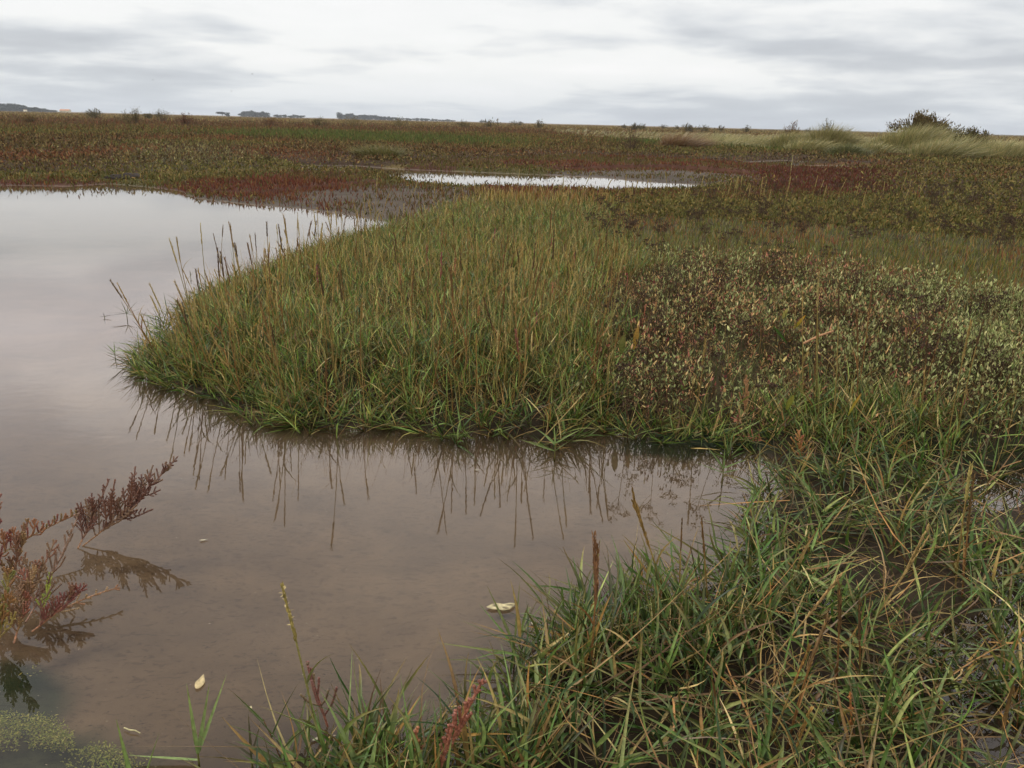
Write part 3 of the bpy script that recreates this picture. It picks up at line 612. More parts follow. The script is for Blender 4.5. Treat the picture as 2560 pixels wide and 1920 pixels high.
b8 = P(90, 1330, .0); t8 = P(110, 1240, .05)
glasswort('small lime green glasswort shoot amid red glassworts at left', b8, t8, .03, .010, [(0.30,0.34,0.05), (0.24,0.28,0.05)], (0.25,0.25,0.06), 0, .8, .0019, False)
glasswort('brown red glasswort branch rising behind the lying orange stem at the left edge', P(15, 1290), P(62, 1120, .15), .07, .014, [(0.18,0.085,0.055), (0.20,0.12,0.06)], (0.24,0.13,0.07), 0, 1.0, .0022)
glasswort('olive brown glasswort branch arching to the right between the left edge and the leaning spray', P(30, 1330), P(120, 1165, .12), .07, .015, [(0.17,0.10,0.06), (0.20,0.09,0.06)], (0.22,0.12,0.07), -.01, .9, .0022)
# bottom centre
glasswort('coral red glasswort with plump beads standing at bottom centre', P(925, 1700, 0), PD(1046, 1462, P(925, 1700, 0).y+.02), .060, .026, [(0.27,0.10,0.075), (0.22,0.08,0.06)], (0.38,0.16,0.11), 0, .9, .0030, False, .3, .7, bead=.0062)
glasswort('coral red glasswort shoot with plump beads leaning against the tall one at bottom centre', P(940, 1700, 0), PD(985, 1540, P(940, 1700, 0).y-.01), .045, .022, [(0.27,0.10,0.08), (0.23,0.085,0.065)], (0.38,0.16,0.11), 0, .9, .0029, False, .3, .7, bead=.0062)
glasswort('small coral glasswort stub left of the plump beaded one', P(905, 1680, 0), PD(898, 1568, P(905, 1680, 0).y+.01), .040, .020, [(0.42,0.18,0.11), (0.36,0.13,0.10)], (0.38,0.18,0.10), 0, .9, .0028, False, bead=.006)
glasswort('dusky purple glasswort behind the tall pale seed head at bottom', P(708, 1570, 0), PD(660, 1425, P(708, 1570, 0).y+.03), .085, .020, [(0.21,0.095,0.09), (0.18,0.08,0.075), (0.17,0.12,0.08)], (0.28,0.11,0.08), 0, 1.1, .0024, False, bead=.0052)
# right bank
glasswort('golden orange glasswort cushion on the water edge at right', P(1735, 1010, .0), PD(1725, 930, P(1735, 1010).y), .065, .008, [(0.42,0.20,0.075), (0.36,0.22,0.08), (0.38,0.13,0.07)], (0.3,0.12,0.08), 0, .6, .0022, False, .05, .9)
glasswort('pale orange upright glasswort with long fingers below the purslane mound', P(1608, 900, .03), PD(1612, 812, P(1608, 900).y), .075, .014, [(0.36,0.19,0.09), (0.30,0.15,0.07)], (0.34,0.16,0.09), 0, 1.2, .0026, False, .1)
glasswort('pink glasswort twig lying on the mud by the right bank', P(1655, 955, .012), P(1588, 940, .03), .03, .014, [(0.38,0.14,0.10)], (0.38,0.17,0.11), .004, .4, .0022, False)
glasswort('small orange beaded glasswort in the lower right tangle', P(1842, 1620, .0), PD(1836, 1490, P(1842, 1620).y), .022, .03, [(0.42,0.17,0.07)], (0.30,0.15,0.07), 0, .6, .0022, False, bead=.006)
# red sprigs scattered in the bank grass (things one can pick out)
xs = 0
for i, (px_, py_, hh) in enumerate([(950,600,.20),(985,585,.14),(925,560,.16),(690,605,.14),(870,600,.14),(1080,570,.13),(1145,720,.12),(1200,640,.12),(1350,610,.10),(1560,640,.12),(1700,640,.12),(1780,625,.12),(1890,620,.13),(1375,700,.12),(1130,780,.14),(1060,500,.13),(960,500,.12),(1180,520,.12),(1240,560,.12),(1025,690,.10)]):
    b_ = P(px_, py_+60, .05); c3 = [[(0.27,0.05,0.075), (0.20,0.04,0.06)], [(0.36,0.13,0.08)], [(0.24,0.075,0.06)]][i % 3]
    glasswort('red sprig of glasswort poking out of the bank grass', b_, (b_.x+rng.normal(0, .02), b_.y+rng.normal(0, .02), hh+.14), .035, .012, c3, (0.2,0.08,0.06), 0, .9, .0022, False, .45, .6, .3, group='red glasswort sprigs in the bank grass', bead=.005)

# --- seed stalks of cordgrass
def culm_mesh(L, Lh, sc_, hc, wob, flower=False, double=1, sz=1.0):
    sb = Bag(); n = 12; t_ = np.linspace(0, 1, n); ph = rng.uniform(0, 6)
    path = np.stack([wob*t_**2*np.cos(ph)*L, wob*t_**2*np.sin(ph)*L, t_*L], -1)
    sb.add(*tubes(path[None], (.0019-.0009*t_)[None]*sz, (np.array(sc_[0])[None]*(1-t_[:, None])+np.array(sc_[1])[None]*t_[:, None])[None], 5))
    # two sheathing blades low on the stalk
    for k in range(2):
        tt = .25+.25*k; b_ = path[int(tt*11)][None]; a_ = rng.uniform(0, 6.28); sb.add(*leaves(b_, np.array([[math.cos(a_)*.45, math.sin(a_)*.45, 1]]), np.array([.10]), np.array([.005]), np.array([[math.cos(a_)*.3, math.sin(a_)*.3, -.25]]), col(sc_[0], 1)*1.1, col(sc_[1], 1), 5, .2))
    hb = Bag(); top = path[-1]; d_ = unit(path[-1]-path[-2])
    for q in range(double):
        off = np.array([rng.normal(0, .05), rng.normal(0, .05), 0])*(q > 0); dq = unit(d_+off); st = top-d_*Lh*.9+d_*(.02*q)
        m = int(Lh/.0042); f = np.arange(m)/m; b_ = st+dq*(f*Lh)[:, None]; a_ = (np.arange(m) % 2)*math.pi+rng.uniform(-.5, .5, m)+ph
        pr = np.stack([np.cos(a_), np.sin(a_), np.zeros(m)], -1); dd = dq[None]+pr*.24
        c = col(hc, m)*rng.uniform(.65, 1.35, (m, 1)); hb.add(*leaves(b_+pr*.0007, dd, rng.uniform(.009, .013, m)*sz, np.full(m, .0030*sz), np.zeros((m, 3)), c*.8, c*1.15, 3, .3, 'oval'))
        pth = np.stack([st, st+dq*Lh*.5, st+dq*Lh]); hb.add(*tubes(pth[None], np.array([[.0016, .0017, .0006]])*sz, col(np.array(hc)*.8, 3)[None], 5))
        if flower:
            m = 34; f = rng.uniform(.25, 1, m); b_ = st+dq*(f*Lh)[:, None]; dd = sdir(m, .9, 1.7); c = col((0.62,0.50,0.28), m)
            hb.add(*leaves(b_, dd, rng.uniform(.005, .009, m), np.full(m, .0018), np.zeros((m, 3)), c, c*1.1, 2, 0, 'oval'))
    return sb, hb
VAR = []
STC = [((0.16,0.12,0.04), (0.30,0.20,0.08)), ((0.15,0.07,0.03), (0.24,0.13,0.05)), ((0.12,0.12,0.04), (0.24,0.19,0.07))]
HDC = [(0.34,0.24,0.10), (0.17,0.095,0.045), (0.42,0.33,0.16), (0.10,0.060,0.035), (0.30,0.20,0.07), (0.24,0.15,0.06)]
def culm(label, base, tip, k=None, head=None, hc=(0.3,0.2,0.09), sc_=None, flower=False, double=1, group=None, wob=.03, sz=1.0):
    base = Vector(base); tip = Vector(tip); L = (tip-base).length; sc_ = sc_ or STC[0]
    root = empty('seed_stalk', base, label=label, cat='grass stalk', group=group); root.rotation_mode = 'QUATERNION'
    root.rotation_quaternion = (tip-base).to_track_quat('Z', 'Y')
    sb, hb = culm_mesh(L, head or min(.13, L*.45), sc_, hc, wob, flower, double, sz); sb.build('stalk', M_DRY, root); hb.build('seed_head', M_DRY, root); return root
protos = []
lab_g = 'straw brown seed stalk rising above the bank grass behind the front pool'
x, y, z, zz, s = place(3200, 2.75, 9, 2.2, [6], .02)
px, py = proj(x, y, .05); ok = (px > 250) & (px < 2150) & ((s < .45) | (rng.random(len(x)) < .45)); x, y, z, s = x[ok][:235], y[ok][:235], z[ok][:235], s[ok][:235]
gg = grad(x, y)
for i in range(len(x)):
    tilt = Vector((-gg[i, 0]*.4*math.exp(-s[i]/.15)+rng.normal(0, .10), -gg[i, 1]*.3*math.exp(-s[i]/.15)+rng.normal(0, .08), 1)).normalized()
    if i < 10:
        L = .30+.018*i; root = culm(lab_g, (0, 0, 0), (0, 0, L), head=.09+.01*(i % 4), hc=HDC[i % 6], sc_=STC[i % 3], group='seed stalks in the bank grass', wob=.05, sz=1.15); protos.append(root); r_ = root; kids = None
    else:
        src = protos[i % 10]; r_ = src.copy(); COL.objects.link(r_)
        for ch in src.children:
            c_ = ch.copy(); COL.objects.link(c_); c_.parent = r_
    r_.location = (x[i], y[i], z[i]-.01); r_.rotation_quaternion = tilt.to_track_quat('Z', 'Y') @ Matrix.Rotation(rng.uniform(0, 6.28), 3, 'Z').to_quaternion()
    q = (.80+.42*rng.random())*(.80+.20*min(1, s[i]/.2))*(1 if np.hypot(x[i], y[i]) < 4.5 else .72); r_.scale = (1, 1, q) if np.hypot(x[i], y[i]) < 4.5 else (1.25, 1.25, q)
def bt(bx, by, tx, ty, dy=0.0, z0=0.0):
    b_ = P(bx, by, z0); return b_, PD(tx, ty, b_.y+dy)
SPEC = [
 ((700,1640,617,1272,.02), dict(label='tall pale flowering seed stalk at bottom centre left', hc=(0.30,0.24,0.09), sc_=((0.12,0.13,0.05), (0.26,0.22,0.09)), flower=True, head=.10, sz=1.25)),
 ((1452,1330,1376,1092,.01), dict(label='brown forked seed stalk leaning left at the front water edge', hc=(0.26,0.16,0.06), double=2, head=.11, sz=1.2)),
 ((1530,1330,1519,1128,0), dict(label='dark brown upright seed stalk, right of the forked one', hc=(0.16,0.09,0.04), head=.09, sz=1.2)),
 ((1465,1340,1472,1132,0), dict(label='thin dark seed stalk between the forked and the upright brown ones', hc=(0.13,0.075,0.035), head=.07)),
 ((1272,1480,1300,1190,.01), dict(label='shaggy reddish brown seed stalk in the tuft by the pale leaf', hc=(0.22,0.11,0.06), sc_=STC[1], double=2, head=.12, sz=1.3)),
 ((2062,1290,2086,1008,0), dict(label='pale yellow seed head beside dark stalks at far right', hc=(0.48,0.40,0.16), head=.09, sz=1.2)),
 ((2078,1300,2094,1040,0), dict(label='dark brown stalk just right of the pale yellow seed head', hc=(0.14,0.085,0.04), sc_=STC[1], head=.13, sz=1.2)),
 ((1885,1345,1998,1172,-.02), dict(label='straw seed stalk leaning right at the middle of the right tangle', hc=(0.36,0.25,0.12), sc_=((0.30,0.22,0.1), (0.36,0.26,0.12)), head=.12, double=2, sz=1.3)),
 ((1620,1480,1815,1255,.0), dict(label='long fallen straw stalk leaning right across the tangle', hc=(0.34,0.22,0.11), sc_=((0.30,0.19,0.09), (0.38,0.27,0.13)), head=.10, sz=1.1)),
 ((1700,1620,1760,1330,.0), dict(label='curved brown stalk with torn seed head in the lower right tangle', hc=(0.24,0.15,0.08), sc_=STC[1], head=.11, wob=.08, sz=1.2)),
 ((1805,1500,1822,1275,.0), dict(label='dark stout seed stalk right of the torn one', hc=(0.13,0.075,0.035), sc_=STC[1], head=.10, sz=1.2)),
 ((1860,1500,1852,1310,.0), dict(label='dark slim seed stalk behind the dark stout one', hc=(0.11,0.065,0.035), sc_=STC[1], head=.09, sz=1.1)),
 ((1650,1640,1745,1400,.0), dict(label='rusty leaning seed stalk near the bottom right', hc=(0.28,0.15,0.05), head=.08, sz=1.1)),
 ((1690,1700,1745,1540,.0), dict(label='short ochre seed stalk at the bottom edge, right of centre', hc=(0.34,0.20,0.07), head=.07, sz=1.1)),
 ((1160,960,1260,855,.05), dict(label='bent straw stalk arching over the right water edge', hc=(0.42,0.32,0.16), sc_=((0.36,0.27,0.13), (0.42,0.33,0.17)), head=.07)),
 ((1625,1000,1700,900,.03), dict(label='dark brown stalk leaning right on the wet bank', hc=(0.13,0.08,0.04), head=.05)),
 ((405,640,378,518,.0), dict(label='single straw seed stalk tilted left over the pool at the bank tip', hc=(0.32,0.24,0.10), head=.14, sz=1.3)),
 ((474,640,478,488,.0), dict(label='thin dark seed stalk standing against the bright water', hc=(0.14,0.09,0.05), head=.07)),
 ((560,640,543,510,.0), dict(label='ochre seed stalk against the bright water, right of the thin dark one', hc=(0.28,0.19,0.08), head=.10, sz=1.2)),
 ((345,775,246,606,.0), dict(label='brown seed stalk slanting far left from the tip of the grass bank', hc=(0.15,0.10,0.05), head=.09, sz=1.1)),
 ((395,745,360,670,.0), dict(label='short dark seed stalk at the tip of the grass bank', hc=(0.13,0.09,0.05), head=.05)),
 ((1700,435,1712,338,.0), dict(label='pale seed head rising over the red carpet at right', hc=(0.42,0.38,0.20), head=.22, sz=2.2)),
 ((1638,470,1645,388,.0), dict(label='straw seed head in front of the far mud pan', hc=(0.40,0.30,0.15), head=.18, sz=2.0)),
]
for (bx, by, tx, ty, dy), kw in SPEC:
    b_, t_ = bt(bx, by, tx, ty, dy); culm(base=b_, tip=t_, **kw)
# straw stalks standing against the bright water at the back of the bank
for i in range(26):
    tx = 590+rng.uniform(0, 240); by = 640-(tx-590)*.44+rng.uniform(-10, 26); b_ = P(tx+rng.normal(0, 8), by, .02); t_ = PD(tx+rng.normal(0, 14), by-rng.uniform(90, 160), b_.y)
    culm('thin straw seed stalk against the bright water at the back of the bank', b_, t_, hc=HDC[i % 3], head=.10, group='straw stalks against the bright water', sz=1.3)
# low ones around the back right, taller pale stalks over the red carpet
for i in range(46):
    tx = rng.uniform(880, 1980); by = 430+rng.uniform(0, 40)+max(0, (1200-tx)*.06); b_ = P(tx, by, .03); t_ = (b_.x+rng.normal(.03, .05), b_.y, .28+rng.uniform(0, .14))
    culm('slender pale stalk between the bank grass and the far pool', b_, t_, hc=(0.36,0.28,0.13), head=.14, group='pale stalks in front of the far pool', sz=1.9)

# --- shoots standing alone in the water
def shoot(label, base, h, lv, name='cordgrass_shoot', group=None, c=(0.10,0.15,0.05), wid=.006, lean=(0, 0)):
    base = np3(base); base[2] = -.03; root = empty(name, base, label=label, cat='grass shoot', group=group)
    sb = Bag(); (V, Qq, C), _ = stems(np.zeros((1, 3)), np.array([[lean[0], lean[1], 1.0]]), np.array([h+.03]), np.zeros((1, 3)), np.array([.0024]), np.array([.0014]), col((0.10,0.08,0.03), 1), col((0.12,0.12,0.04), 1), 4, 6)
    sb.add(V, Qq, C); sb.build('stem', M_DRY, root); dd0 = unit(np.array([lean[0], lean[1], 1.0]))
    for (f, az, el, L, bend) in lv:
        b_ = (dd0*(h*f+.03))[None]; d_ = np.array([[math.cos(az)*math.cos(el), math.sin(az)*math.cos(el), math.sin(el)]]); lb = Bag()
        cc = np.array([c])*rng.uniform(.8, 1.3); lb.add(*leaves(b_, d_, np.array([L]), np.array([wid*rng.uniform(.8, 1.15)]), np.array([[0, 0, bend]]), cc, cc*.9+np.array([[.03, .01, 0]]), 7, .28, roll=np.array([rng.uniform(-.5, .5)]))); lb.build('leaf', M_GRASS, root)
    return root
shoot('small grass shoot alone in the pool left of the grass bank', P(249, 772), .02, [(1, 1.9, 1.2, .05, 0), (1, 2.7, .7, .06, -.1), (1, .6, .9, .05, -.1), (.4, 3.0, .3, .04, 0), (.4, .2, .35, .04, 0)], wid=.005)
shoot('tiny dark shoot tip floating farthest left beside the bank', P(226, 687), .008, [(1, 2.2, .6, .03, 0), (1, .5, .2, .035, 0), (1, 3.4, .1, .02, 0)], c=(0.05,0.06,0.03), wid=.005)
shoot('tiny dark shoot in the pool above the bank tip', P(412, 600), .012, [(1, 2.0, 1.0, .04, 0), (1, .8, .9, .03, 0)], c=(0.05,0.06,0.03), wid=.006)
shoot('dark spiky shoot in the water just off the tip of the bank', P(275, 690), .03, [(1, a_, e_, .09, -.1) for a_, e_ in ((0.3, .4), (2.8, .5), (2.4, .9), (1.2, 1.2), (3.3, .15), (.9, .8), (5.6, .1), (3.9, .1))], c=(0.07,0.085,0.035), wid=.0045)
shoot('bright green shoot with two spread blades in front of the grass bank', P(1198, 990), .05, [(1, 2.6, .55, .11, -.15), (1, .35, .5, .10, -.1), (1, 1.8, 1.2, .06, 0), (.5, 3.1, .3, .12, 0), (.5, .1, .7, .06, -.1), (.9, 2.2, .35, .09, -.1)], c=(0.13,0.19,0.06), wid=.0075)
shoot('green shoot mirrored as a star near the right bank', P(1560, 1042), .045, [(1, 2.5, .8, .10, -.1), (1, .3, .35, .09, -.1), (1, 1.5, 1.3, .06, 0), (.7, 3.0, .3, .09, 0), (.7, .2, .15, .06, 0), (.9, 3.6, .5, .07, 0)], c=(0.09,0.14,0.045), wid=.0065)
shoot('short broken shoot right of the star shaped one', P(1636, 1055), .05, [(1, 2.6, .9, .07, 0), (1, .6, .5, .06, 0), (.8, 3.4, .4, .07, -.1), (1, 1.4, .9, .09, 0)], c=(0.08,0.10,0.045), wid=.0055)
shoot('young shoot with one blade lying left on the water at the bottom left', P(430, 1650), .02, [(.4, 3.12, .03, .115, 0), (1, .95, 1.05, .13, .0), (1, 1.1, 1.25, .115, 0), (1, 2.2, 1.35, .12, 0)], c=(0.15,0.21,0.08), wid=.0085)
shoot('green blades rising from the bottom left edge', P(300, 1760), .03, [(1, 2.3, 1.1, .12, 0), (1, .9, 1.1, .10, 0), (1, 2.8, .8, .08, 0)], c=(0.12,0.19,0.05), wid=.008)
shoot('dark shoot with a bent tip at the bottom left of centre', P(545, 1655), .02, [(1, 1.9, 1.1, .07, 0), (1, 2.9, .6, .06, -.3), (1, .8, 1.2, .06, 0)], c=(0.06,0.06,0.035), wid=.005)
shoot('shoot with long blades spreading left over the water below the pale leaf', P(1110, 1440), .05, [(.6, 3.1, .10, .15, 0), (1, 2.9, .35, .12, -.05), (1, 2.4, .9, .12, 0), (1, .7, .8, .12, -.1), (.3, 3.2, .02, .15, 0), (1, 1.4, 1.2, .12, 0)], c=(0.12,0.15,0.05), wid=.006)

# --- grass tufts at the bottom edge, a tuft each
def tuft(label, base, n, H, L, W_, c_pal, wt, dry=.2, spread=.05, asp=(.35, 1.0)):
    base = np3(base); base[2] = -.03; root = empty('grass_tuft', base, label=label, cat='grass tuft')
    B_ = Bag(); S_ = Bag(); a_ = rng.uniform(0, 6.28, n); rr = spread*np.sqrt(rng.random(n)); x_ = rr*np.cos(a_)*1.6; y_ = rr*np.sin(a_)
    lean = np.stack([x_, y_], -1)*3.0+rng.normal(0, .12, (n, 2)); shoots(B_, S_, x_, y_, np.zeros(n), H[0], H[1], 5, L, W_, lean, c_pal, wt, dry, 6, .28, asp)
    B_.build('blades', M_GRASS, root); S_.build('stems', M_DRY, root); return root
GB = [(0.10,0.165,0.045), (0.14,0.20,0.065), (0.07,0.12,0.035), (0.20,0.24,0.10), (0.045,0.07,0.028)]
tuft('lush broad bladed grass tuft at the bottom edge below the tall seed stalk', P(715, 1690), 26, (.05, .13), (.09, .17), (.006, .0105), GB, [4, 3, 3, 1, 2], .22, .065)
tuft('broad bladed grass tuft at the bottom edge between the two glassworts', P(850, 1700), 22, (.05, .11), (.09, .16), (.006, .010), GB, [4, 3, 3, 1, 2], .2, .06)
tuft('green grass tuft right of the coral glasswort at the bottom edge', P(1080, 1720), 22, (.04, .11), (.09, .16), (.005, .009), GB, [3, 3, 3, 1, 2], .25, .07)
tuft('sparse tuft with long blades beside the pale floating leaf', P(1190, 1500), 18, (.05, .13), (.09, .17), (.0045, .008), GB, [3, 3, 3, 1, 2], .22, .06)
tuft('dense dark green tuft at the front water edge with seed stalks', P(1420, 1380), 34, (.08, .16), (.08, .15), (.004, .007), GB, [4, 2, 4, .5, 3], .2, .08, (.15, .6))
tuft('upright green tuft at the front water edge, right of the dense one', P(1590, 1350), 26, (.06, .14), (.08, .14), (.004, .007), GB, [4, 2, 4, .5, 2], .2, .08, (.15, .6))
tuft('rusty and green tuft at the left end of the right tangle', P(1280, 1440), 22, (.07, .15), (.07, .13), (.003, .006), GB, [3, 2, 3, .5, 3], .5, .06, (.2, .8))

# --- floating leaves and scraps
def flat_leaf(name, label, loc, outline, c, rz=0, thick=.0006, curl=.004, cat='fallen leaf', spots=0):
    root_v = np.array(outline, float); n = len(root_v); rings = [1.0, .62, .3, .02]; V = []; C = []
    for k in rings:
        q = root_v*k; zq = curl*(np.hypot(q[:, 0], q[:, 1])/np.hypot(root_v[:, 0], root_v[:, 1]).max())**2; V.append(np.column_stack([q, zq])); C.append(col(np.array(c)*(1+.12*(1-k)), n)*rng.uniform(.8, 1.15, (n, 1)))
    V = np.concatenate(V); C = np.concatenate(C); Qs = []
    for k in range(3):
        for i in range(n): Qs.append((k*n+i, k*n+(i+1) % n, (k+1)*n+(i+1) % n, (k+1)*n+i))
    V2 = V.copy(); V2[:, 2] -= thick; Q2 = [tuple(v+len(V) for v in q[::-1]) for q in Qs]; nn_ = len(V); Qr = [(i, i+nn_, (i+1) % n+nn_, (i+1) % n) for i in range(n)]
    if spots:
        for i in rng.integers(n, 3*n, spots): C[i] = (0.12, 0.09, 0.06)
    o_ = mesh_np(name, np.concatenate([V, V2]), np.array(Qs+Q2+Qr), np.concatenate([C, C]), M_LEAF); o_.location = loc; o_.rotation_euler = (0, 0, rz); return tag(o_, label, cat)
def tear(w_, l_, n=20):
    o_ = []
    for i in range(n):
        a_ = 2*math.pi*i/n; r_ = math.cos(a_); o_.append((w_*math.sin(a_)*(1-.75*max(0, r_)**.8 if r_ > 0 else 1), l_*r_))
    return o_[::-1]
lp = P(433, 1472, .003); flat_leaf('floating_leaf', 'small pale teardrop leaf floating alone on the water at left', lp, tear(.0085, .021), (0.46,0.37,0.24), R(4), curl=.0006)
lp = P(1082, 1310, .004); flat_leaf('floating_leaf', 'cream blotched pointed leaf floating at the left of the right tangle', lp, [(-.031,-.004),(-.02,.008),(-.008,.013),(.006,.010),(.018,.014),(.032,.012),(.027,.001),(.020,-.010),(.006,-.015),(-.008,-.012),(-.02,-.012)][::-1], (0.48,0.42,0.29), R(0), curl=.0015, spots=6)
lp = P(440, 1166, .003); flat_leaf('floating_leaf', 'tiny white sliver of leaf floating in mid pool', lp, tear(.003, .010), (0.42,0.38,0.32), R(-70), curl=.001)
lp = P(541, 1528, .003); flat_leaf('floating_seed', 'tiny pale seed floating left of the lush tuft', lp, tear(.003, .004), (0.6,0.52,0.35), 0, curl=.0005, cat='seed')
b = Bag(); q0 = P(268, 1572, .004); pts = np.array([(0, 0, 0), (.012, -.006, .001), (.022, -.007, .001), (.033, -.012, 0)]); b.add(*tubes(pts[None], np.array([[.0012, .0014, .0012, .0006]]), col((0.42,0.38,0.25), 4)[None], 5)); o = b.build('floating_straw', M_DRY); o.location = q0; tag(o, 'short curved pale straw floating over green algae at lower left', 'straw')
for i, (a_, b_, l_) in enumerate([(685,1595,'white fleck of shell near the bottom tufts'), (1150,1345,'pale fleck floating right of the cream leaf'), (1030,1015,'light scrap floating in front of the bank reflections')]):
    flat_leaf('floating_scrap', l_, P(a_, b_, .003), tear(.003, .009), (0.33,0.30,0.26), R(-50+60*i), curl=.001, cat='scrap')
# broad sea lavender leaves on the mound
def up_leaf(label, base, tip, W_, ca, cb):
    b_ = np3(base); t_ = np3(tip); d_ = t_-b_; L_ = np.linalg.norm(d_); B_ = Bag(); B_.add(*leaves(np.zeros((1, 3)), d_[None], np.array([L_]), np.array([W_]), np.array([[.05, 0, -.06]]), col(ca, 1), col(cb, 1), 9, .12, 'oval', roll=np.array([rng.uniform(-.4, .4)])))
    o_ = B_.build('broad_leaf', M_LEAF); o_.location = b_; tag(o_, label, 'leaf')
for (bx, by, tx, ty, W_, ca, cb, lb) in [
 (1832,898,1858,845,.022,(0.20,0.20,0.03),(0.40,0.20,0.04),'yellow green broad leaf with orange tip low on the mound'),
 (1715,712,1738,678,.020,(0.24,0.22,0.03),(0.46,0.24,0.04),'golden leaf standing on top of the mound'),
 (1690,690,1700,664,.014,(0.30,0.28,0.09),(0.36,0.32,0.12),'small yellow leaf left of the golden one'),
 (1962,730,1990,694,.012,(0.36,0.26,0.04),(0.40,0.30,0.06),'narrow mustard leaf on the right part of the mound'),
 (1590,672,1597,645,.013,(0.05,0.10,0.03),(0.06,0.12,0.04),'dark green oval leaf at the top left of the mound'),
 (1342,765,1345,720,.022,(0.085,0.10,0.03),(0.12,0.11,0.04),'olive broad leaf at the left foot of the mound'),
 (1370,755,1376,700,.016,(0.20,0.13,0.03),(0.28,0.16,0.05),'ochre leaf beside the olive one at left of the mound'),
 (1700,742,1668,700,.014,(0.045,0.10,0.025),(0.06,0.13,0.03),'bright green leaf beside the golden leaf'),
 (1700,885,1712,850,.016,(0.14,0.15,0.03),(0.18,0.17,0.04),'olive yellow leaf near the foot of the mound')]:
    b_ = P(bx, by, .19); t_ = PD(tx, ty, b_.y-.03); up_leaf(lb, b_, t_, W_*1.25, tuple(1.3*q for q in ca), tuple(1.3*q for q in cb))
b = Bag(); p1 = P(1735, 742, .235); p2 = PD(1800, 715, p1.y); pa = np.array([np3(p1), (np3(p1)+np3(p2))/2+[0, 0, .004], np3(p2)]); b.add(*tubes(pa[None]-pa[0], np.array([[.0045, .0050, .0035]]), col((0.40,0.22,0.14), 3)[None], 6)); o = b.build('driftwood_stick', M_DRY); o.location = p1; tag(o, 'pinkish bare driftwood stick lying on the mound', 'stick')
# clod of dark mud at the far shore
ck = empty('mud_clod', P(266, 393, 0), label='dark lump of eroded mud in the water at the far left shore', cat='mud clod')
for i, (dx, dy, dz, sx, sy, sz_) in enumerate([(-.10, 0, .04, .17, .14, .07), (.10, .05, .05, .20, .15, .085), (.24, -.02, .02, .10, .1, .05)]):
    u_ = np.linspace(0, 2*np.pi, 25)[:-1]; v_ = np.linspace(.02, np.pi-.02, 13); U_, V_ = np.meshgrid(u_, v_); xx = np.cos(U_)*np.sin(V_); yy = np.sin(U_)*np.sin(V_); zz_ = np.cos(V_); nr = 1+.5*(fbm(xx*3+i*7+9, yy*3+zz_*3+9, 201+i)-.5)
    VV = np.stack([xx*nr*sx+dx, yy*nr*sy+dy, zz_*nr*sz_+dz], -1); a_i = np.arange(12)[:, None]*24; b_i = np.arange(24)[None]; b_n = (b_i+1) % 24
    mesh_np('lump', VV, np.stack([a_i+b_i, a_i+24+b_i, a_i+24+b_n, a_i+b_n], -1), np.full((VV.size//3, 3), .05)*np.array([1, .85, .75]), M_GROUND, ck)

# --- sea lavender with dark dried flower heads
def lav_mesh(sd):
    r_ = np.random.default_rng(sd); sb = Bag(); hb = Bag(); H = .19+.05*r_.random(); top = np.array([0, 0, H])
    pth = np.stack([np.zeros(3), top*.5, top]); sb.add(*tubes(pth[None], np.full((1, 3), .0010), col((0.07,0.04,0.025), 3)[None], 4))
    for k in range(7):
        a_ = k*2.4+r_.random(); e = np.array([math.cos(a_)*.035, math.sin(a_)*.035, .035+.012*r_.random()])*(.5+.6*r_.random()); st = top*(.75+.25*r_.random()); en = st+e
        sb.add(*tubes(np.stack([st, st+e*.5+[0, 0, -.002], en])[None], np.full((1, 3), .0007), col((0.07,0.04,0.025), 3)[None], 3))
        m = 17; f = r_.normal(0, .0085, (m, 3))*[1, 1, .38]; b_ = en+f; d_ = np.stack([r_.normal(0, .6, m), r_.normal(0, .6, m), np.full(m, .8)], -1)
        c = col((0.042,0.027,0.021), m)*r_.uniform(.6, 1.8, (m, 1)); hb.add(*leaves(b_, d_, r_.uniform(.005, .009, m), r_.uniform(.0035, .0055, m), np.zeros((m, 3)), c, c*1.3, 2, .3, 'oval'))
    return sb, hb
lav = []
def lavender(label, loc, scl, group=None):
    i = len(lav)
    if i < 8:
        root = empty('sea_lavender', loc); sb, hb = lav_mesh(300+i); sb.build('stem', M_DRY, root); hb.build('flower_head', M_DRY, root); lav.append(root)
    else:
        src = lav[i % 8]; root = src.copy(); COL.objects.link(root); lav.append(root)
        for ch in src.children:
            c_ = ch.copy(); COL.objects.link(c_); c_.parent = root
    root.location = loc; root.rotation_euler = (rng.normal(0, .15), rng.normal(0, .15), rng.uniform(0, 6.28)); root.scale = (scl,)*3; tag(root, label, 'dried flower', group); return root
for (px_, py_) in [(1410,640),(1440,650),(1480,618),(1350,700),(1345,745),(1345,820),(1440,745),(1480,760),(1570,600),(1620,640),(1775,640),(1640,720),(1500,790),(1560,860),(1640,880),(1900,760),(2050,870),(2110,850),(1420,860),(1380,770),(1420,690),(1500,700),(1530,740),(1590,790),(1475,850),(1990,800),(1740,830),(2120,780),(1860,700),(1700,655),(1320,660),(2030,840),(1360,860),(1945,820)]:
    q0 = P(px_, py_+30, .10); zt = float(terr(np.array([q0.x]), np.array([q0.y]))[0]); lavender('dark dried sea lavender head on the purslane mound', (q0.x, q0.y, zt), rng.uniform(.9, 1.3), 'dried sea lavender heads on the mound')
n_ = 0
for i in range(900):
    if n_ >= 200: break
    px_ = 1270+rng.random()**.8*960; py_ = 438+rng.random()**1.3*165
    if fbm(np.array([px_/90.]), np.array([py_/22.]), 211, 3)[0] < .40: continue
    q0 = P(px_, py_, .06); zt = float(terr(np.array([q0.x]), np.array([q0.y]))[0]); lavender('dark dried sea lavender head in the short grass behind the mound', (q0.x, q0.y, zt), rng.uniform(.95, 1.45), 'dried sea lavender heads behind the mound'); n_ += 1

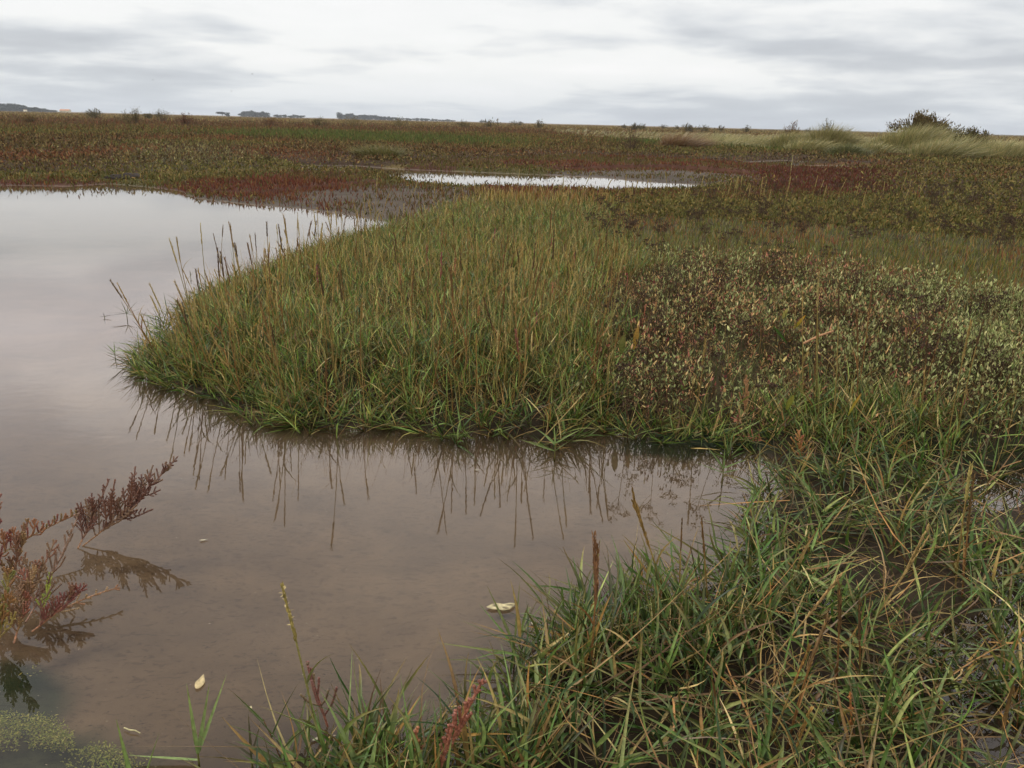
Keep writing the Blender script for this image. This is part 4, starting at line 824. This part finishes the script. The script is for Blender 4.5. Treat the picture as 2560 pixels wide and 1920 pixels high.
# --- dune tussocks and bushes
def tussock(label, loc, wid, h, n=2600, pal=((0.33,0.28,0.14), (0.22,0.21,0.09), (0.14,0.15,0.06), (0.40,0.34,0.18)), lean=.3, mound=.5, name='marram_tussock', wb=.014, depth=.8):
    a_ = rng.uniform(0, 6.28, n); rr = np.sqrt(rng.random(n)); x_ = rr*np.cos(a_)*wid/2; y_ = rr*np.sin(a_)*wid/2*depth; z_ = h*mound*(1-rr**2)
    d_ = np.stack([x_/wid*1.1+lean+rng.normal(0, .2, n), y_/wid*1.1+rng.normal(0, .2, n), np.ones(n)], -1); L_ = h*(1-mound*.75)*rng.uniform(.6, 1.15, n); c = pick(n, pal, [3, 3, 2.5, 1.2][:len(pal)])
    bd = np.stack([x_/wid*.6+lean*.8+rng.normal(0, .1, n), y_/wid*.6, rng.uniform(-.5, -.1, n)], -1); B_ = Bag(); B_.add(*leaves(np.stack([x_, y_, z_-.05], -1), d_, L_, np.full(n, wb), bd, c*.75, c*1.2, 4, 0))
    o_ = B_.build(name, M_GRASS); o_.location = loc; return tag(o_, label, 'grass tussock')
def bush(label, loc, wid, h, pal, n=1600, leaf=.05, name='bush', spiky=.5, cat='bush', group=None, lean=0.0):
    root = empty(name, loc, label=label, cat=cat, group=group); nb = 26; S_ = Bag(); B_ = Bag()
    a_ = rng.uniform(0, 6.28, nb); sp = rng.uniform(.1, 1, nb); tipx = np.cos(a_)*wid/2*sp+lean*h; tipy = np.sin(a_)*wid/2*sp*.8; tipz = h*(1-.45*sp**2)*rng.uniform(.75, 1.05, nb); tips = np.stack([tipx, tipy, tipz], -1)
    (V, Qq, C), _ = stems(np.stack([tipx*.15, tipy*.15, np.zeros(nb)-.03], -1), tips, np.linalg.norm(tips, axis=1), np.zeros((nb, 3)), np.full(nb, .012*h), np.full(nb, .004*h), col((0.07,0.045,0.03), nb), col((0.08,0.05,0.03), nb), 4, 4); S_.add(V, Qq, C); S_.build('branches', M_DRY, root)
    k = rng.integers(0, nb, n); f = rng.uniform(.25, 1.03, n)**.8; b_ = tips[k]*f[:, None]+rng.normal(0, 1, (n, 3))*wid*.045*np.array([1, 1, .8]); b_[:, 2] = np.maximum(b_[:, 2], .02)
    d_ = unit(tips[k])*spiky+sdir(n, 0, 1.6)*(1-spiky*.5); c = pick(n, pal, [3, 2, 2][:len(pal)], .25); B_.add(*leaves(b_, d_, rng.uniform(.6, 1.4, n)*leaf, np.full(n, leaf*.4), rng.normal(0, .2, (n, 3)), c*.85, c*1.15, 2, 0, 'oval')); B_.build('foliage', M_FAR, root); return root
def far(px_, py_, y_):              # a spot on the plain at forward distance y_
    d_ = ray(px_, py_); return (d_[0]*y_/d_[1], y_)
def at(px_, y_):
    X_, Y_ = far(px_, 300, y_); z_ = float(terr(np.array([X_]), np.array([Y_]), np.array([5.0]))[0]); return (X_, Y_, z_)
DG = ((0.10,0.11,0.045), (0.15,0.15,0.065), (0.075,0.085,0.035), (0.2,0.18,0.09))
tussock('round green marram tussock on the skyline, left of the brown bush', at(1795, 34), 2.4, 1.25, 3400, ((0.22,0.20,0.09), (0.30,0.26,0.13), (0.13,0.13,0.055), (0.34,0.28,0.15)), .12)
tussock('pale marram slope under the left end of the green tussock', at(1715, 36), 2.4, .98, 2600, lean=.2)
tussock('largest marram mound below the tall brown bush', at(1990, 33), 3.8, 1.35, 6000, lean=.28)
tussock('pale marram hump at the right foot of the large mound', at(2085, 31), 2.6, .98, 3000, lean=.3)
tussock('low straw marram running to the right edge of the picture', at(2200, 30), 3.2, .80, 3400, lean=.3)
tussock('low pale marram between the two dune mounds', at(1890, 32), 2.2, .62, 2200, lean=.25)
tussock('dark green low tussock at the foot of the round green one', at(1835, 30), 1.5, .58, 1600, DG, .1)
tussock('rusty tussock of leaning stalks on the plain left of the dunes', at(1470, 34), 1.5, .95, 1500, ((0.20,0.10,0.055), (0.14,0.08,0.045), (0.24,0.17,0.09)), .35, .15)
tussock('sparse straw tussock right of the rusty one', at(1560, 36), 2.8, .75, 2000, lean=.4, mound=.15)
tussock('yellow green rush tuft on the green strip beyond the pools', at(820, 21), 1.1, .50, 1100, ((0.15,0.14,0.05), (0.20,0.17,0.07), (0.09,0.10,0.035)), .02, .1, 'rush_tuft', .010)
BR = [(0.15,0.085,0.05), (0.10,0.06,0.035), (0.20,0.13,0.075)]; BG = [(0.085,0.075,0.035), (0.06,0.055,0.028), (0.13,0.10,0.05)]
bush('tall feathery brown bush crowning the largest dune mound', (at(1985, 34.5)[0], 34.5, .75), 2.7, .85, [(0.12,0.085,0.045), (0.085,0.065,0.032), (0.16,0.125,0.06)], 5200, .10, spiky=.9)
bush('dark rounded bush right of the largest dune mound', at(2100, 31.5), 1.5, 1.05, BG, 3000, .08)
bush('dark leafless bush on the plain left of the rusty tussock', at(1365, 30), 1.1, .75, [(0.075,0.05,0.038), (0.055,0.036,0.03)], 700, .035, spiky=.9)
bush('brown tufty bush on the left shoulder of the green tussock', at(1712, 36.5), 1.0, 1.25, BR, 900, .06, spiky=.8)
bush('dark clump between round tussock and skyline', at(1785, 35), 1.2, 1.22, BG, 1300, .05)
for px_, Y_, w_, h_, lb in [(1640, 37, 2.6, .80, 'loose straw tussock at the left foot of the dune line'), (1580, 42, 3.0, .78, 'low pale tussock between the rusty tussock and the dune line'), (1755, 33, 2.0, .78, 'small pale tussock in front of the round green one'), (1850, 35, 2.2, .80, 'small straw tussock right of the round green one'), (1930, 34, 2.0, .95, 'pale tussock at the left foot of the largest mound'), (2040, 30, 2.4, .98, 'pale tussock on the right flank of the largest mound'), (2150, 33, 2.6, .98, 'straw tussock right of the dark rounded bush'), (2260, 34, 3.0, .95, 'straw tussock cut off by the right edge of the picture')]:
    tussock(lb, at(px_, Y_), w_, h_, 2200, lean=.35, mound=.3)
bush('low green brown scrub on the back of the largest mound', (at(2030, 34)[0], 34, .45), 2.4, .85, BG, 2600, .09, spiky=.8)
# bushes dotting the plain
for (px_, Y_, w_, h_, pal, lb) in [
 (295, 62, 2.1, 1.15, BG, 'dark bushy shrub on the plain left of centre'), (404, 64, 1.7, 1.0, [(0.13,0.065,0.045), (0.10,0.05,0.035)], 'reddish brown shrub right of the dark one'),
 (355, 95, 3.2, 1.4, BG, 'wide dark shrub breaking the skyline between two shrubs'), (865, 90, 3.0, 1.1, [(0.14,0.12,0.05)], 'olive shrub just under the skyline tree line'),
 (765, 85, 3.0, 1.0, [(0.16,0.13,0.06)], 'pale olive bush below the long tree line'), (582, 75, 2.4, .8, [(0.13,0.07,0.04)], 'rusty low shrub below the broken tree line'),
 (690, 80, 2.0, .9, BG, 'small dark shrub right of the broken tree line'), (1000, 110, 2.2, 1.0, BG, 'dark shrub at the right end of the tree lines'),
 (68, 60, 1.7, .55, [(0.12,0.08,0.04)], 'low brown shrub at the far left'), (205, 120, 3, 1.2, BG, 'small bush on the skyline at left')]:
    bush(lb, at(px_, Y_), w_, h_, pal, 700, .09)
for i in range(22):
    px_ = rng.choice([rng.uniform(150, 480), rng.uniform(1050, 1750)], p=[.35, .65]); Y_ = rng.uniform(110, 230)
    bush('small dark bush on the skyline', at(px_, Y_), rng.uniform(1.5, 4), rng.uniform(.75, 1.35), BG, 160, .25, group='small bushes along the skyline')

# --- far pines and house
NEED = [(0.035,0.048,0.040), (0.028,0.038,0.034), (0.050,0.060,0.048)]
def pine_mesh(sd, flat=False):
    r_ = np.random.default_rng(sd); tb = Bag(); cb_ = Bag()
    tp = np.array([[0, 0, -.3], [.1, 0, 3], [0, .1, 6.5]]); tb.add(*tubes(tp[None], np.array([[.28, .2, .08]]), col((0.06,0.045,0.04), 3)[None], 6))
    for k in range(6):
        a_ = k*1.1; e = np.array([math.cos(a_)*2.2, math.sin(a_)*2.2, 1.4]); st = np.array([0, 0, 3.4+k*.35]); tb.add(*tubes(np.stack([st, st+e*.6, st+e])[None], np.array([[.1, .07, .03]]), col((0.06,0.045,0.04), 3)[None], 4))
    for k in range(11):
        a_ = r_.uniform(0, 6.28); rr = r_.uniform(0, 2.9)*(1.15 if flat else .9); cz = (6.0 if flat else r_.uniform(1.4, 6.6)); cz += r_.normal(0, .3); rr *= (1.25-cz/9 if not flat else 1)
        cen = np.array([math.cos(a_)*rr, math.sin(a_)*rr, cz]); m = 60; b_ = cen+r_.normal(0, 1, (m, 3))*[.75, .75, .42]; d_ = r_.normal(0, 1, (m, 3)); c = np.array(NEED)[r_.integers(0, 3, m)]*r_.uniform(.7, 1.4, (m, 1))
        cb_.add(*leaves(b_, d_, np.full(m, 1.0), np.full(m, .65), np.zeros((m, 3)), c, c, 2, 0, 'oval'))
    return tb, cb_
pines = []
def pine(label, px_, Y_, hpx, group=None, wide=1.0):
    X_, _ = far(px_, 250, Y_); h_ = hpx*Y_/F; i = len(pines)
    if i < 6:
        root = empty('pine_tree', (X_, Y_, 0)); tb, cb_ = pine_mesh(500+i, i % 2 == 0); tb.build('trunk', M_DRY, root); cb_.build('crown', M_TREE, root); pines.append(root)
    else:
        src = pines[i % 6]; root = src.copy(); COL.objects.link(root); pines.append(root)
        for ch in src.children:
            c_ = ch.copy(); COL.objects.link(c_); c_.parent = root
    root.location = (X_, Y_, -1.6); root.rotation_euler = (0, 0, rng.uniform(0, 6.28)); k_ = h_/7.0; root.scale = (k_*wide, k_*wide, k_); tag(root, label, 'tree', group)
pine('single umbrella shaped pine on the skyline, apart from the tree line', 480, 900, 11.5, None, 1.6)
pine('smaller pine joined to the right side of the umbrella pine', 492, 905, 10.5, None, 1.3)
def row(n, x0, x1, hf, Y_, label, group, wide=1.3):
    for i in range(n):
        f_ = (i+rng.uniform(.1, .9))/n; px_ = x0+(x1-x0)*f_; pine(label, px_, Y_+rng.uniform(-30, 60), hf(f_)*rng.uniform(.85, 1.12), group, wide)
row(16, 517, 580, lambda f: 9.5+3*math.sin(f*3), 1000, 'dark pine in the short skyline row right of the umbrella pine', 'pines of the short skyline row')
row(6, 592, 618, lambda f: 8, 1000, 'dark pine in the small middle group on the skyline', 'pines of the small middle group', 1.2)
row(9, 622, 655, lambda f: 7.5, 1020, 'dark pine in the group right of the small middle group', 'pines of the right hand group')
row(30, 730, 862, lambda f: 12.5-5*f, 1100, 'dark pine in the long skyline row left of centre', 'pines of the long skyline row', 1.5)
row(22, 862, 985, lambda f: 7.5-2*f, 1150, 'dark pine in the low tapering end of the skyline row', 'pines of the low tapering row', 1.6)
row(3, 1035, 1052, lambda f: 6, 1150, 'dark tree just right of the end of the skyline row', 'last trees of the skyline', 1.4)
row(46, -60, 122, lambda f: 16-9*max(0, f-.45)/.55*1.1 if f > .45 else 16, 900, 'dark pine of the wood at the far left edge', 'pines of the far left wood', 1.6)
row(30, -60, 100, lambda f: 10, 860, 'dark pine of the wood at the far left edge', 'pines of the far left wood', 1.7)
M_WALL = veg_mat('house_wall', .8, 0, .2, .5)
def box(bag, x0, x1, y0, y1, z0, z1, c):
    v = np.array([(x0,y0,z0),(x1,y0,z0),(x1,y1,z0),(x0,y1,z0),(x0,y0,z1),(x1,y0,z1),(x1,y1,z1),(x0,y1,z1)], float); bag.add(v, np.array([(0,3,2,1),(4,5,6,7),(0,1,5,4),(1,2,6,5),(2,3,7,6),(3,0,4,7)]), np.array(c))
hx, hy = far(141, 240, 800)[0], 800; hs = empty('farmhouse', (hx, hy, .2), label='tiny farmhouse with orange tiled roof on the skyline at left', cat='house')
b = Bag(); box(b, -4, 4, -2.5, 2.5, 0, 1.6, (0.5,0.46,0.4)); b.build('wall', M_WALL, hs, False)
b = Bag(); v = np.array([(-4.3,-2.8,1.6),(4.3,-2.8,1.6),(4.3,2.8,1.6),(-4.3,2.8,1.6),(-4.3,0,2.9),(4.3,0,2.9)], float); b.add(v, np.array([(0,1,5,4),(2,3,4,5),(0,4,3,3),(1,2,5,5)])[:2], np.array((0.42,0.20,0.12))); b.build('roof', M_WALL, hs, False)
b = Bag(); v = np.array([(-4,-2.5,1.6),(-4,2.5,1.6),(-4,.05,2.8),(-4,-.05,2.8),(4,-2.5,1.6),(4,2.5,1.6),(4,.05,2.8),(4,-.05,2.8)], float); b.add(v, np.array([(0,3,2,1),(4,5,6,7)]), np.array((0.5,0.46,0.4))); b.build('gable', M_WALL, hs, False)
hs2 = empty('white_cottage', (far(54, 235, 790)[0], 790, .2), label='tiny white cottage in front of the far left wood', cat='house'); b = Bag(); box(b, -1.2, 1.2, -1, 1, 0, 1.5, (0.75,0.72,0.68)); b.build('wall', M_WALL, hs2, False)
b = Bag(); box(b, -1.35, 1.35, -1.2, 1.2, 1.5, 1.75, (0.3,0.2,0.16)); b.build('roof', M_WALL, hs2, False)
# --- birds
M_BIRD = veg_mat('bird_feathers', .8, 0, .2, 5)
for (px_, py_, lb) in [(330,173,'tiny dark bird in the sky above the left plain'), (545,160,'tiny dark bird high in the sky left of centre'), (500,197,'tiny dark bird below the other two in the sky')]:
    p_ = PD(px_, py_, 90); root = empty('flying_bird', p_, rng.uniform(-.6, .6), label=lb, cat='bird'); root.scale = (.42, .42, .42); b = Bag()
    pt_ = np.array([(0,-.17,0),(0,-.1,.01),(0,0,.02),(0,.1,.015),(0,.17,.03),(0,.21,.03)]); b.add(*tubes(pt_[None], np.array([[.012,.035,.05,.045,.03,.004]]), col((0.05,0.05,0.05), 6)[None], 6)); b.build('body', M_BIRD, root)
    for s_ in (-1, 1):
        b = Bag(); b.add(*leaves(np.array([[.02*s_, .02, .03]]), np.array([[s_, -.1, .35]]), np.array([.36]), np.array([.12]), np.array([[0, -.1, -.25]]), col((0.05,0.05,0.05), 1), col((0.03,0.03,0.03), 1), 5, .1)); b.build('wing', M_BIRD, root)
print('objects', len(bpy.data.objects))

# --- the damp air over the plain
M_HAZE, t, out = mat_new('damp_air')
pv = N(t, 'ShaderNodeVolumePrincipled'); pv.inputs['Color'].default_value = (0.80, 0.87, 0.95, 1); pv.inputs['Density'].default_value = 0.00024; pv.inputs['Anisotropy'].default_value = 0.2
t.links.new(pv.outputs[0], out.inputs['Volume'])
b = Bag(); box(b, -1500, 1500, -60, 2400, -1.2, 22, (1, 1, 1)); o = b.build('haze', M_HAZE, None, False); tag(o, 'thin pale damp air lying over the whole marsh', 'haze', kind='stuff')
